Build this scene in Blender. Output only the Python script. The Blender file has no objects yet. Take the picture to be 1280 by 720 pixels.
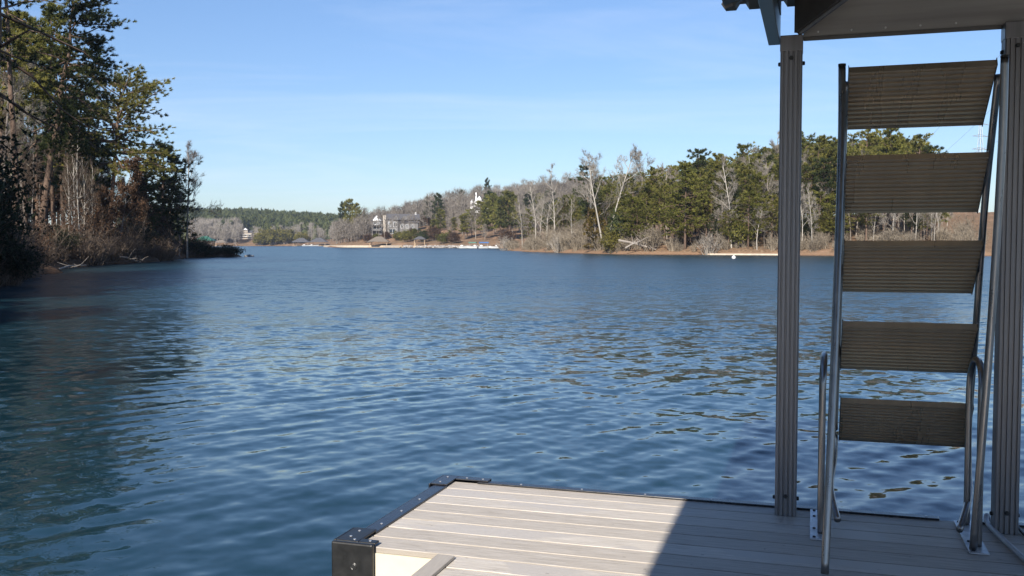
import bpy, bmesh, math, random
import numpy as np
R = math.radians
sc = bpy.context.scene
COL = sc.collection

# ------------------------------------------------------------------ world frame
F, TH = 1200.0, math.atan(55/1200)          # lens (px at 1280) and downward pitch
CAM_Z, DECK_Z = 1.9, 0.5
def at(px, d):                               # ground-plan point at bearing px and distance d
    return (px-640)/F*d, d

# ------------------------------------------------------------------ mesh helpers
class MB:
    def __init__(s): s.v=[]; s.t=[]; s.q=[]; s.n=0; s.tint=[]; s.poly=[]
    def add(s, v, tris=None, quads=None, tint=.5, polys=None):
        v=np.asarray(v,float).reshape(-1,3); k=len(v)
        s.v.append(v)
        if tris is not None and len(tris): s.t.append(np.asarray(tris,int).reshape(-1,3)+s.n)
        if quads is not None and len(quads): s.q.append(np.asarray(quads,int).reshape(-1,4)+s.n)
        if polys:
            for p in polys: s.poly.append([i+s.n for i in p])
        s.tint.append(np.broadcast_to(np.asarray(tint,float),(k,)))
        s.n+=k
    def arrays(s):
        v=np.concatenate(s.v) if s.v else np.zeros((0,3))
        t=np.concatenate(s.t) if s.t else np.zeros((0,3),int)
        q=np.concatenate(s.q) if s.q else np.zeros((0,4),int)
        ti=np.concatenate(s.tint) if s.tint else np.zeros(0)
        return v,t,q,ti
    def stamp(s, arr, loc, scale=1., rot=0., tint=0.):
        v,t,q,ti=arr
        c,n=math.cos(rot),math.sin(rot)
        sc_=np.broadcast_to(np.asarray(scale,float),(3,))
        w=v*sc_
        w=np.stack([w[:,0]*c-w[:,1]*n, w[:,0]*n+w[:,1]*c, w[:,2]],1)+np.asarray(loc,float)
        s.add(w,t,q,np.clip(ti+tint,0,1))
    def mesh(s, name, mat, smooth=False):
        v,t,q,ti=s.arrays()
        me=bpy.data.meshes.new(name)
        nt,nq=len(t),len(q); extra=s.poly
        ne=sum(len(p) for p in extra)
        me.vertices.add(len(v)); me.vertices.foreach_set('co',v.astype(np.float32).ravel())
        me.loops.add(nt*3+nq*4+ne)
        li=np.concatenate([t.ravel(),q.ravel(),np.array([i for p in extra for i in p],int)]).astype(np.int32)
        me.loops.foreach_set('vertex_index',li)
        me.polygons.add(nt+nq+len(extra))
        st=list(np.arange(nt)*3)+list(nt*3+np.arange(nq)*4); k=nt*3+nq*4
        for p in extra: st.append(k); k+=len(p)
        me.polygons.foreach_set('loop_start',np.array(st,np.int32))
        me.update(calc_edges=True)
        me.validate()
        a=me.attributes.new('tint','FLOAT','POINT'); 
        if len(a.data)==len(ti): a.data.foreach_set('value',ti.astype(np.float32))
        me.polygons.foreach_set('use_smooth',np.full(len(me.polygons),bool(smooth)))
        if mat: me.materials.append(mat)
        me.update()
        return me

def link(name, me, parent=None):
    o=bpy.data.objects.new(name,me); COL.objects.link(o)
    if parent is not None: o.parent=parent
    return o
def tag(o,label=None,cat=None,group=None,kind=None):
    if label: o['label']=label
    if cat: o['category']=cat
    if group: o['group']=group
    if kind: o['kind']=kind
    return o
def empty(name,loc,rz=0,label=None,cat=None,group=None):
    o=bpy.data.objects.new(name,None); COL.objects.link(o)
    o.location=loc; o.rotation_euler=(0,0,rz); o.empty_display_size=.2
    return tag(o,label,cat,group)

def box(mb,x0,x1,y0,y1,z0,z1,b=0.0,tint=.5):
    if b<=0:
        v=[(x,y,z) for z in (z0,z1) for y in (y0,y1) for x in (x0,x1)]
        mb.add(v,quads=[(0,2,3,1),(4,5,7,6),(0,1,5,4),(2,6,7,3),(0,4,6,2),(1,3,7,5)],tint=tint); return
    bm=bmesh.new(); bmesh.ops.create_cube(bm,size=1)
    for p in bm.verts:
        p.co=((x0+x1)/2+p.co.x*(x1-x0),(y0+y1)/2+p.co.y*(y1-y0),(z0+z1)/2+p.co.z*(z1-z0))
    bmesh.ops.bevel(bm,geom=bm.edges[:],offset=b,segments=2,affect='EDGES',profile=.5)
    bm.verts.ensure_lookup_table()
    mb.add([tuple(p.co) for p in bm.verts],polys=[[p.index for p in f.verts] for f in bm.faces],tint=tint)
    bm.free()
def tube(mb,pts,rad,sides=8,tint=.5,cap=False):
    P=np.asarray(pts,float); n=len(P)
    r=np.broadcast_to(np.asarray(rad,float),(n,))
    T=np.gradient(P,axis=0); T/= (np.linalg.norm(T,axis=1,keepdims=True)+1e-9)
    ref=np.array([0,0,1.]) if abs(T[0][2])<.9 else np.array([1.,0,0])
    A=np.cross(T,ref); A/= (np.linalg.norm(A,axis=1,keepdims=True)+1e-9)
    B=np.cross(T,A)
    ang=np.arange(sides)/sides*2*np.pi
    V=P[:,None,:]+r[:,None,None]*(np.cos(ang)[None,:,None]*A[:,None,:]+np.sin(ang)[None,:,None]*B[:,None,:])
    V=V.reshape(-1,3)
    i=np.arange(n-1)[:,None]*sides; j=np.arange(sides)[None,:]; j2=(j+1)%sides
    q=np.stack([i+j,i+j2,i+sides+j2,i+sides+j],-1).reshape(-1,4)
    polys=[list(range(sides))[::-1],list(range((n-1)*sides,n*sides))] if cap else None
    mb.add(V,quads=q,tint=tint,polys=polys)
def prism(mb,profile,axis,a0,a1,tint=.5):
    """profile: closed 2D outline, extruded along axis ('x','y','z') from a0 to a1"""
    n=len(profile)
    def pt(p,a):
        return {'x':(a,p[0],p[1]),'y':(p[0],a,p[1]),'z':(p[0],p[1],a)}[axis]
    v=[pt(p,a0) for p in profile]+[pt(p,a1) for p in profile]
    q=[(i,(i+1)%n,n+(i+1)%n,n+i) for i in range(n)]
    mb.add(v,quads=q,polys=[list(range(n))[::-1],list(range(n,2*n))],tint=tint)
def bolt(mb,c,axis,r=.012,h=.01,sides=6):
    c=np.array(c,float); a={'x':(1,0,0),'y':(0,1,0),'z':(0,0,1),'-x':(-1,0,0),'-y':(0,-1,0)}[axis]
    a=np.array(a,float)
    tube(mb,[c,c+a*h*.7,c+a*h],[r,r,r*.7],sides,cap=True)
def smooth_path(ctrl,n=8):
    P=[np.array(p,float) for p in ctrl]; out=[]
    for i in range(len(P)-1):
        p0=P[max(i-1,0)];p1=P[i];p2=P[i+1];p3=P[min(i+2,len(P)-1)]
        for k in range(n):
            t=k/n
            out.append(.5*((2*p1)+(-p0+p2)*t+(2*p0-5*p1+4*p2-p3)*t*t+(-p0+3*p1-3*p2+p3)*t**3))
    out.append(P[-1]); return np.array(out)

# ------------------------------------------------------------------ materials
def mat(name):
    m=bpy.data.materials.new(name); m.use_nodes=True
    nt=m.node_tree; nt.nodes.clear()
    out=nt.nodes.new('ShaderNodeOutputMaterial')
    return m,nt,out
class N:
    def __init__(s,nt): s.nt=nt
    def __call__(s,t,ins=None,**kw):
        n=s.nt.nodes.new(t)
        for k,v in kw.items(): setattr(n,k,v)
        for k,v in (ins or {}).items():
            sock=n.inputs[k]
            if isinstance(v,bpy.types.NodeSocket): s.nt.links.new(v,sock)
            else: sock.default_value=v
        return n
def c4(c): return (*c,1)
def ramp(n,fac,stops):
    r=n('ShaderNodeValToRGB',{'Fac':fac}); e=r.color_ramp.elements
    while len(e)>1: e.remove(e[-1])
    e[0].position=stops[0][0]; e[0].color=c4(stops[0][1])
    for p,c in stops[1:]:
        x=e.new(p); x.color=c4(c)
    return r.outputs['Color']
def mixc(n,f,a,b,mode='MIX'):
    m=n('ShaderNodeMix',data_type='RGBA',blend_type=mode)
    for i,v in ((0,f),(6,a),(7,b)):
        if isinstance(v,bpy.types.NodeSocket): n.nt.links.new(v,m.inputs[i])
        else: m.inputs[i].default_value=v if i==0 else c4(v)
    return m.outputs[2]
def mth(n,op,a,b=0.,c=0.,clamp=False):
    m=n('ShaderNodeMath',operation=op,use_clamp=clamp)
    for i,v in enumerate((a,b,c)):
        if isinstance(v,bpy.types.NodeSocket): n.nt.links.new(v,m.inputs[i])
        else: m.inputs[i].default_value=v
    return m.outputs[0]

def simple(name,col,rough=.6,metal=0.,var=.12,scale=8.,bump=.0,spec=.5,stretch=(1,1,1)):
    m,nt,out=mat(name); n=N(nt)
    tc=n('ShaderNodeTexCoord'); mp=n('ShaderNodeMapping',{'Vector':tc.outputs['Object'],'Scale':stretch})
    no=n('ShaderNodeTexNoise',{'Vector':mp.outputs[0],'Scale':scale,'Detail':5.,'Roughness':.6})
    d=[max(0,x*(1-var*2)) for x in col]; l=[min(1,x*(1+var*2)) for x in col]
    cc=ramp(n,no.outputs[0],[(.3,d),(.7,l)])
    rr=mth(n,'MULTIPLY_ADD',no.outputs[0],.25,rough-.12)
    p=n('ShaderNodeBsdfPrincipled',{'Base Color':cc,'Roughness':rr,'Metallic':metal,'Specular IOR Level':spec})
    if bump>0:
        b=n('ShaderNodeBump',{'Height':no.outputs[0],'Strength':bump,'Distance':.02})
        nt.links.new(b.outputs[0],p.inputs['Normal'])
    nt.links.new(p.outputs[0],out.inputs[0]); return m

def foliage(name,dark,light,trans=.35,objvar=.45):
    m,nt,out=mat(name); n=N(nt)
    a=n('ShaderNodeAttribute',attribute_name='tint')
    oi=n('ShaderNodeObjectInfo')
    f=mth(n,'ADD',a.outputs['Fac'],mth(n,'MULTIPLY_ADD',oi.outputs['Random'],objvar,-objvar/2),clamp=True)
    cc=ramp(n,f,[(0,dark),(1,light)])
    d=n('ShaderNodeBsdfPrincipled',{'Base Color':cc,'Roughness':.65,'Specular IOR Level':.25})
    t=n('ShaderNodeBsdfTranslucent',{'Color':cc})
    mx=n('ShaderNodeMixShader',{0:trans,1:d.outputs[0],2:t.outputs[0]})
    nt.links.new(mx.outputs[0],out.inputs[0]); return m
def bark(name,dark,light,scale=6.):
    m,nt,out=mat(name); n=N(nt)
    tc=n('ShaderNodeTexCoord'); mp=n('ShaderNodeMapping',{'Vector':tc.outputs['Object'],'Scale':(1,1,.25)})
    no=n('ShaderNodeTexNoise',{'Vector':mp.outputs[0],'Scale':scale,'Detail':4.})
    oi=n('ShaderNodeObjectInfo')
    a=n('ShaderNodeAttribute',attribute_name='tint')
    f=mth(n,'ADD',no.outputs[0],mth(n,'MULTIPLY_ADD',oi.outputs['Random'],.3,-.15))
    f=mth(n,'ADD',f,mth(n,'MULTIPLY_ADD',a.outputs['Fac'],.5,-.25),clamp=True)
    cc=ramp(n,f,[(.2,dark),(.8,light)])
    p=n('ShaderNodeBsdfPrincipled',{'Base Color':cc,'Roughness':.9,'Specular IOR Level':.15})
    nt.links.new(p.outputs[0],out.inputs[0]); return m

M={}
M['pine']=foliage('pine_needles',(.055,.068,.017),(.275,.25,.062))
M['pine_bright']=foliage('bright_pine_needles',(.080,.090,.018),(.265,.255,.058))
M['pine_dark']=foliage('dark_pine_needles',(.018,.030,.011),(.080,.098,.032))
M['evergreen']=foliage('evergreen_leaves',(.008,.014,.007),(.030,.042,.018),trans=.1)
M['far_pine']=foliage('far_pine_needles',(.038,.056,.020),(.120,.135,.048))
M['cedar']=foliage('cedar_leaves',(.07,.055,.016),(.19,.135,.035))
M['yellowgreen']=foliage('yellow_green_leaves',(.09,.085,.018),(.23,.20,.045))
M['rust_leaf']=foliage('rust_leaves',(.060,.038,.024),(.165,.095,.056))
M['twig']=bark('grey_twigs',(.125,.108,.09),(.34,.305,.262))
M['twig_shaded']=bark('shaded_twigs',(.045,.033,.024),(.165,.125,.095))  # twigs with the near bank's shade put into their colour
M['pale_bark']=bark('pale_bark',(.28,.255,.22),(.52,.48,.42))
M['grey_bark']=bark('grey_bark',(.15,.125,.105),(.34,.30,.26))
M['pine_bark']=bark('pine_bark',(.075,.05,.036),(.20,.14,.105))
M['brush']=bark('brush_stems',(.11,.09,.068),(.29,.245,.185))
M['log']=bark('weathered_log',(.22,.19,.16),(.42,.375,.33))

def metal(name,col,rough,stretch,var=.1):
    return simple(name,col,rough,1.0,var,30.,0.0,.5,stretch)
M['alu']=simple('aluminium_post',(.235,.23,.235),.42,.45,.08,30.,0,.5,(1,1,.05))
M['alu_tread']=simple('aluminium_tread',(.55,.445,.32),.28,.6,.06,5.,0,.5,(1,.12,.12))
M['alu_tube']=metal('aluminium_tube',(.36,.34,.32),.30,(1,1,.2))
M['alu_plate']=simple('galvanised_plate',(.60,.61,.63),.45,.7,.12,25.)
M['roof']=simple('roof_sheet',(.20,.19,.18),.5,.6,.06,6.)
M['header']=simple('header_panel',(.38,.365,.35),.45,.3,.10,14.,0,.5,(.05,.05,1))
M['rafter']=simple('dark_rafter',(.16,.155,.15),.5,.6,.08,8.)
M['fascia_beam']=simple('teal_grey_beam',(.22,.27,.29),.4,.5,.08,8.)
M['black_trim']=simple('black_trim',(.018,.019,.024),.28,0.,.15,20.,0.,.5)
M['bumper']=simple('black_bumper',(.015,.015,.015),.42,0.,.2,14.,.05)
M['screw']=simple('steel_screw',(.75,.74,.72),.35,.8,.05,30.)
M['dark_bolt']=simple('dark_bolt',(.06,.06,.06),.45,.7,.1,30.)
M['cream']=simple('cream_fascia',(.66,.60,.47),.55,0.,.04,5.)
M['grey_trim']=simple('grey_trim_board',(.42,.38,.33),.6,0.,.06,12.,0.,.4,(20,1,1))
M['float']=simple('dock_float',(.02,.02,.02),.7)
M['hose']=simple('grey_hose',(.45,.46,.48),.45)
M['cable']=simple('black_cable',(.02,.02,.02),.5)
M['white']=simple('white_paint',(.78,.78,.77),.5,0.,.03)
M['grey_wall']=simple('grey_siding',(.135,.132,.13),.7,0.,.06)
M['house_roof']=simple('shingle_roof',(.085,.083,.088),.85,0.,.12,3.)
M['stone']=simple('chimney_stone',(.36,.32,.27),.85,0.,.2,4.)
M['glass']=simple('dark_window',(.03,.04,.05),.12,0.,.1)
M['beige_wall']=simple('beige_siding',(.36,.31,.25),.7,0.,.06)
M['tan_roof']=simple('tan_roof',(.17,.14,.11),.8,0.,.1)
M['green_roof']=simple('green_metal_roof',(.05,.16,.12),.5,0.,.1)
M['wood']=simple('weathered_wood',(.42,.31,.20),.85,0.,.15,6.)
M['blue_cover']=simple('blue_boat_cover',(.05,.14,.36),.6,0.,.1,5.)
M['boat_hull']=simple('white_hull',(.55,.55,.54),.3,0.,.03)
M['rock']=simple('shore_rock',(.33,.30,.27),.9,0.,.25,1.2)
M['sand']=simple('pale_sand',(.50,.41,.31),.9,0.,.12,1.)
M['steel']=simple('lattice_steel',(.38,.40,.42),.55,.4,.05)
M['wire']=simple('power_wire',(.30,.31,.33),.5,.3,.05)

# decking boards: sun-bleached grey-beige composite, streaked along the board, damp patches
def deck_mat():
    m,nt,out=mat('composite_decking'); n=N(nt)
    tc=n('ShaderNodeTexCoord')
    mp=n('ShaderNodeMapping',{'Vector':tc.outputs['Object'],'Scale':(1.6,42,8)})
    g=n('ShaderNodeTexNoise',{'Vector':mp.outputs[0],'Scale':2.6,'Detail':7.,'Roughness':.72})
    mp2=n('ShaderNodeMapping',{'Vector':tc.outputs['Object'],'Scale':(1.3,3.2,1)})
    w=n('ShaderNodeTexNoise',{'Vector':mp2.outputs[0],'Scale':1.1,'Detail':3.,'Roughness':.55})
    a=n('ShaderNodeAttribute',attribute_name='tint')
    base=ramp(n,g.outputs[0],[(.26,(.26,.225,.19)),(.42,(.52,.47,.405)),(.56,(.66,.605,.54)),(.72,(.78,.73,.66))])
    base=mixc(n,1.,base,ramp(n,a.outputs['Fac'],[(0,(.80,.79,.78)),(1,(1,1,1))]),'MULTIPLY')
    # worn smooth patches confined to some boards
    pm=mth(n,'MULTIPLY',ramp_fac(n,w.outputs[0],.53,.56),ramp_fac(n,a.outputs['Fac'],.2,.5))
    base=mixc(n,pm,base,(.53,.485,.435))
    dn=n('ShaderNodeTexNoise',{'Vector':tc.outputs['Object'],'Scale':23.,'Detail':2.})
    base=mixc(n,mth(n,'MULTIPLY',ramp_fac(n,dn.outputs[0],.72,.76),.6),base,(.20,.18,.16))
    sz=n('ShaderNodeSeparateXYZ',{0:tc.outputs['Object']})
    base=mixc(n,mth(n,'MULTIPLY',ramp_fac(n,sz.outputs[2],-.0012,-.003),.85),base,(.30,.265,.225))   # grime in the joints, with the shade between boards put into the colour
    rough=mth(n,'MULTIPLY_ADD',pm,-.15,.62)
    b=n('ShaderNodeBump',{'Height':g.outputs[0],'Strength':.8,'Distance':.005})
    p=n('ShaderNodeBsdfPrincipled',{'Base Color':base,'Roughness':rough,'Specular IOR Level':.3,'Normal':b.outputs[0]})
    nt.links.new(p.outputs[0],out.inputs[0]); return m
def ramp_fac(n,x,a,b):
    r=n('ShaderNodeMapRange',{0:x,1:a,2:b,3:0.,4:1.}); return r.outputs[0]
M['deck']=deck_mat()

def ground_mat():
    m,nt,out=mat('leaf_litter_and_clay'); n=N(nt)
    ge=n('ShaderNodeNewGeometry'); sx=n('ShaderNodeSeparateXYZ',{0:ge.outputs['Position']})
    n1=n('ShaderNodeTexNoise',{'Vector':ge.outputs['Position'],'Scale':.09,'Detail':6.,'Roughness':.65})
    n2=n('ShaderNodeTexNoise',{'Vector':ge.outputs['Position'],'Scale':2.5,'Detail':4.})
    litter=ramp(n,n2.outputs[0],[(.3,(.11,.07,.045)),(.55,(.22,.145,.09)),(.75,(.32,.235,.155))])
    clay=ramp(n,n2.outputs[0],[(.3,(.24,.14,.085)),(.7,(.38,.25,.16))])
    grass=ramp(n,n2.outputs[0],[(.3,(.16,.13,.06)),(.7,(.33,.26,.13))])
    c=mixc(n,ramp_fac(n,n1.outputs[0],.52,.62),litter,clay)
    c=mixc(n,ramp_fac(n,n1.outputs[0],.36,.30),c,grass)
    wet=mth(n,'ADD',sx.outputs[2],mth(n,'MULTIPLY',n2.outputs[0],.5))
    c=mixc(n,ramp_fac(n,wet,.85,.5),c,(.27,.17,.105))
    c=mixc(n,ramp_fac(n,wet,.45,.25),c,(.17,.10,.06))
    c=mixc(n,1.,c,ramp(n,mth(n,'MAXIMUM',ramp_fac(n,sx.outputs[0],-25.,-12.),ramp_fac(n,sx.outputs[1],200.,330.)),[(0,(.36,.34,.33)),(1,(1,1,1))]),'MULTIPLY')   # near bank's shade put into the soil colour
    b=n('ShaderNodeBump',{'Height':n2.outputs[0],'Strength':.6,'Distance':.2})
    p=n('ShaderNodeBsdfPrincipled',{'Base Color':c,'Roughness':.95,'Specular IOR Level':.1,'Normal':b.outputs[0]})
    nt.links.new(p.outputs[0],out.inputs[0]); return m
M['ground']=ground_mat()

def water_mat():
    m,nt,out=mat('lake_water'); n=N(nt)
    ge=n('ShaderNodeNewGeometry')
    at_=n('ShaderNodeAttribute',attribute_name='tint')      # ripple slope still to be added
    tot=None
    for sc_,stx,sty,rot,wt in ((4.5,1,1.2,.5,1.0),(1.5,1,1.4,-.3,.8),(.42,1,1.5,.2,.25),(.13,.7,1.6,.1,.2)):
        mp=n('ShaderNodeMapping',{'Vector':ge.outputs['Position'],'Scale':(stx,sty,1),'Rotation':(0,0,rot)})
        no=n('ShaderNodeTexNoise',{'Vector':mp.outputs[0],'Scale':sc_,'Detail':2.5,'Roughness':.55})
        v=n('ShaderNodeVectorMath',{0:no.outputs[1],1:(.5,.5,.5)},operation='SUBTRACT')
        v=n('ShaderNodeVectorMath',{0:v.outputs[0],1:(wt,wt,0)},operation='MULTIPLY')
        tot=v.outputs[0] if tot is None else n('ShaderNodeVectorMath',{0:tot,1:v.outputs[0]},operation='ADD').outputs[0]
    # gusts: broad patches of calmer and rougher water
    gu=n('ShaderNodeTexNoise',{'Vector':n('ShaderNodeMapping',{'Vector':ge.outputs['Position'],'Scale':(.6,1.,1)}).outputs[0],'Scale':.035,'Detail':3.})
    k=mth(n,'MULTIPLY',at_.outputs['Fac'],mth(n,'MULTIPLY_ADD',gu.outputs[0],2.8,-.2))
    v=n('ShaderNodeVectorMath',{0:tot,'Scale':k},operation='SCALE')
    v=n('ShaderNodeVectorMath',{0:v.outputs[0],1:ge.outputs['Normal']},operation='ADD')
    v=n('ShaderNodeVectorMath',{0:v.outputs[0]},operation='NORMALIZE')
    p=n('ShaderNodeBsdfPrincipled',{'Base Color':c4((.0100,.0350,.049)),'Roughness':n('ShaderNodeAttribute',attribute_name='fine_ripple').outputs['Fac'],'IOR':1.33,'Specular IOR Level':.5,'Normal':v.outputs[0]})
    nt.links.new(p.outputs[0],out.inputs[0]); return m
M['water']=water_mat()

# ------------------------------------------------------------------ lake outline and terrain
LAKE=np.array([(-20,12),(-21.9,41),(-30,62),(-35.5,76),(-37,91),(-38.5,108),(-44,128),(-42.5,138),(-40,141.5),(-42,146),(-52,152),(-70,165),(-110,190),
 (-160,260),(-230,400),(-300,600),(-330,850),(-300,905),(-250,915),(-200,900),(-150,880),(-128,700),(-114,600),(-108,560),(-95,540),(-70,522),
 (-50,480),(-35,455),(-22,440),(0,432),(15,400),(20,350),(10,310),(-1,287),(0,265),(4,232),(12,200),(19,177),(31,169),(45,163),(53,154),(76,152),
 (110,155),(160,120),(200,50),(190,-30),(80,-60),(20,-40),(-12,-32),(-20,-10)],float)
def lake_sd(x,y):
    """signed distance to the shore, positive on land"""
    x=np.atleast_1d(np.asarray(x,float)).ravel(); y=np.atleast_1d(np.asarray(y,float)).ravel()
    d=np.full(x.shape,1e18); ins=np.zeros(x.shape,bool)
    n=len(LAKE)
    for i in range(n):
        ax,ay=LAKE[i]; bx,by=LAKE[(i+1)%n]
        dx,dy=bx-ax,by-ay
        t=np.clip(((x-ax)*dx+(y-ay)*dy)/(dx*dx+dy*dy),0,1)
        d=np.minimum(d,(x-ax-t*dx)**2+(y-ay-t*dy)**2)
        c=((ay>y)!=(by>y)); 
        with np.errstate(divide='ignore',invalid='ignore'):
            xi=(bx-ax)*(y-ay)/(by-ay)+ax
        ins^= c&(x<xi)
    return np.where(ins,-1,1)*np.sqrt(d)
def gs(x,y,cx,cy,sx,sy): return np.exp(-((x-cx)/sx)**2-((y-cy)/sy)**2)
def wob(x,y):
    return np.sin(x*.31+1.3)*np.sin(y*.27+.4)+.6*np.sin(x*.77-y*.5)+.4*np.sin(x*1.7+y*1.3+2)
def height(x,y):
    x=np.atleast_1d(np.asarray(x,float)).ravel(); y=np.atleast_1d(np.asarray(y,float)).ravel()
    s=lake_sd(x,y)+.5*wob(x,y)
    S=9+34*gs(x,y,35,700,150,140)+7*gs(x,y,70,235,80,60)+28*gs(x,y,-340,1350,500,300)+9*gs(x,y,-90,70,60,120)+3*gs(x,y,110,230,90,60)
    k=.16+.12*gs(x,y,-60,80,40,100)-.03*gs(x,y,60,200,80,60)+.22*gs(x,y,35,690,140,150)+.06*gs(x,y,-70,560,50,60)
    k=k*(1-.8*gs(x,y,-44,140,16,16))
    land=.55*(1-np.exp(-np.maximum(s,0)/.8))+S*(1-np.exp(-np.maximum(s,0)*k/S))+.12*wob(x*.8,y*.8)*np.clip(s/4,0,1)
    return np.where(s>0,land,np.maximum(-3,s*.35))
def hz(x,y): return float(height(x,y)[0])

az=np.concatenate([np.linspace(-180,-42,90,endpoint=False),np.linspace(-42,42,620,endpoint=False),np.linspace(42,180,90,endpoint=False)])*np.pi/180
rr=np.concatenate([[2.],np.geomspace(8,3600,330)])
def polar(az,rr):
    na,nr=len(az),len(rr)
    X=(rr[:,None]*np.sin(az)[None,:]).ravel(); Y=(rr[:,None]*np.cos(az)[None,:]).ravel()
    i=np.arange(nr-1)[:,None]*na; j=np.arange(na)[None,:]; j2=(j+1)%na
    q=np.stack([i+j,i+na+j,i+na+j2,i+j2],-1).reshape(-1,4)
    return X,Y,q
X,Y,q=polar(az,rr)
Z=height(X,Y)
mb=MB(); mb.add(np.stack([X,Y,Z],1),quads=q[:,::-1])
mb.add([(0,0,-3.01),(0,.1,-3.01),(.1,0,-3.01)],tris=[(0,1,2)])
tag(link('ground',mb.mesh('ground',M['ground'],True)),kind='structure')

# water: one sheet with modelled waves where the spacing resolves them
rng=np.random.default_rng(5)
azw=np.concatenate([np.linspace(-180,-34,70,endpoint=False),np.linspace(-34,34,900,endpoint=False),np.linspace(34,180,70,endpoint=False)])*np.pi/180
r=[1.2]
while r[-1]<70: r.append(r[-1]+max(.03,r[-1]**2/(1.9*960)*.55))
while r[-1]<3500: r.append(r[-1]*1.07)
r=np.array(r)
X,Y,q=polar(azw,r)
na=len(azw)
dr=np.gradient(r); da=np.gradient(azw)
sp=np.maximum(np.repeat(dr,na), np.tile(np.abs(da),len(r))*np.repeat(r,na)*.6)
comps=[]
def waves(n,l0,l1,dirc,spread,slope):
    for _ in range(n):
        lam=math.exp(rng.uniform(math.log(l0),math.log(l1)))
        a=R(dirc+rng.normal(0,spread)); comps.append((lam,a,slope*rng.uniform(.6,1.3)/math.sqrt(n),rng.uniform(0,6.28)))
waves(22,.24,.62,-50,8,.053)      # main train: crests run away from the dock to the right
waves(8,.22,.4,50,12,.026)         # finer crossing train
waves(20,.10,.28,-56,24,.040)        # wind ripple
waves(6,1.6,3.6,-70,25,.014)
Zw=np.zeros_like(X); lost=np.zeros_like(X)
gust=.75+.35*np.sin(X*.11+.6*np.sin(Y*.07))*np.sin(Y*.09+1.)
for lam,a,sl,ph in comps:
    kk=2*np.pi/lam
    w=np.clip((lam/sp-2.5)/3,0,1)
    arg=kk*(X*math.cos(a)+Y*math.sin(a))+ph+.8*np.sin(X*.09+ph)*np.cos(Y*.07+ph*2)
    env=.65+.35*np.sin(X*.35*math.sin(a+1)+Y*.3+ph*3)
    Zw+=w*sl/kk*np.sin(arg)*gust*env*1.41
    lost+=(1-w)*sl*sl
lost=np.sqrt(lost)
chop=np.clip(.05+lost*7,0,1.2)
mb=MB(); mb.add(np.stack([X,Y,Zw],1),quads=q[:,::-1],tint=chop)
wm=mb.mesh('lake_water',M['water'],True)
dd_=np.repeat(r,na); t_=np.clip((np.log(dd_)-math.log(9))/(math.log(60)-math.log(9)),0,1)
wm.attributes.new('fine_ripple','FLOAT','POINT').data.foreach_set('value',(.025+.25*t_*t_*(3-2*t_)).astype(np.float32))
tag(link('lake_water',wm),kind='structure')

# ------------------------------------------------------------------ the dock
rng=np.random.default_rng(11); random.seed(4)
ANG=R(17.5)
dock=empty('boat_dock',(0,0,DECK_Z),-ANG,'covered boat dock with sunlit grey plank deck, aluminium posts and a dark metal hip roof','dock')
VE,UL=5.245,-2.03
deck=MB(); pitch,gap=.1585,.0105
nb=0; v1=VE
while v1>-6:
    v0=v1-pitch+gap
    ul=UL if v1>4.0 else -1.585
    prof=[(v0,-.024),(v0,-.003),(v0+.003,0),(v1-.003,0),(v1,-.003),(v1,-.024)]
    # boards butt in pieces now and then
    prism(deck,prof,'x',ul,3.2,tint=rng.uniform(0,1))
    v1-=pitch; nb+=1
VN=VE-8*pitch                                     # near end of the outer corner section
link('decking',deck.mesh('decking',M['deck']),dock)
f=MB()
box(f,UL+.012,-1.60,VN+.002,VN+.03,-.30,-.026)
box(f,-1.60,-1.572,-6,VN-.004,-.30,-.026)
box(f,UL+.01,UL+.038,VN+.035,VE-.04,-.30,-.026)
box(f,UL+.04,3.2,VE-.038,VE-.01,-.30,-.026)
link('fascia',f.mesh('fascia',M['cream']),dock)
f=MB()
for u0 in np.arange(-1.5,3,1.5): box(f,u0,u0+1.2,-5.5,5.0,-.62,-.31,.03)
link('float',f.mesh('float',M['float']),dock)
f=MB(); box(f,-1.588,-1.506,-6,VN-.045,.003,.019,.003)
link('trim_board',f.mesh('trim_board',M['grey_trim']),dock)
def strip(u0,u1,v0,v1,screws,z=.012,lip=None,name='edge_strip'):
    f=MB(); box(f,u0,u1,v0,v1,.002,z,.003)
    if lip=='v': box(f,u0+.002,u1-.002,v1+.0005,v1+.010,-.10,z-.002,.003)
    if lip=='u': box(f,u0-.010,u0-.0005,v0+.002,v1-.002,-.10,z-.002,.003)
    o=link(name,f.mesh(name,M['black_trim']),dock)
    for (a,b) in screws:
        s=MB(); bolt(s,(a,b,z),'z',.007,.003,8); link('screw',s.mesh('screw',M['screw']),o)
    return o
strip(UL-.045,UL+.03,VN+.19,VE-.14,[(UL-.005,x) for x in np.arange(4.30,5.0,.24)],lip='u')
strip(-1.86,.62,VE-.022,VE+.030,[(x,VE+.004) for x in np.arange(-1.6,.6,.36)],lip='v')
strip(.78,3.2,VE-.022,VE+.030,[(x,VE+.004) for x in np.arange(1.2,3.,.4)],lip='v')
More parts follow.
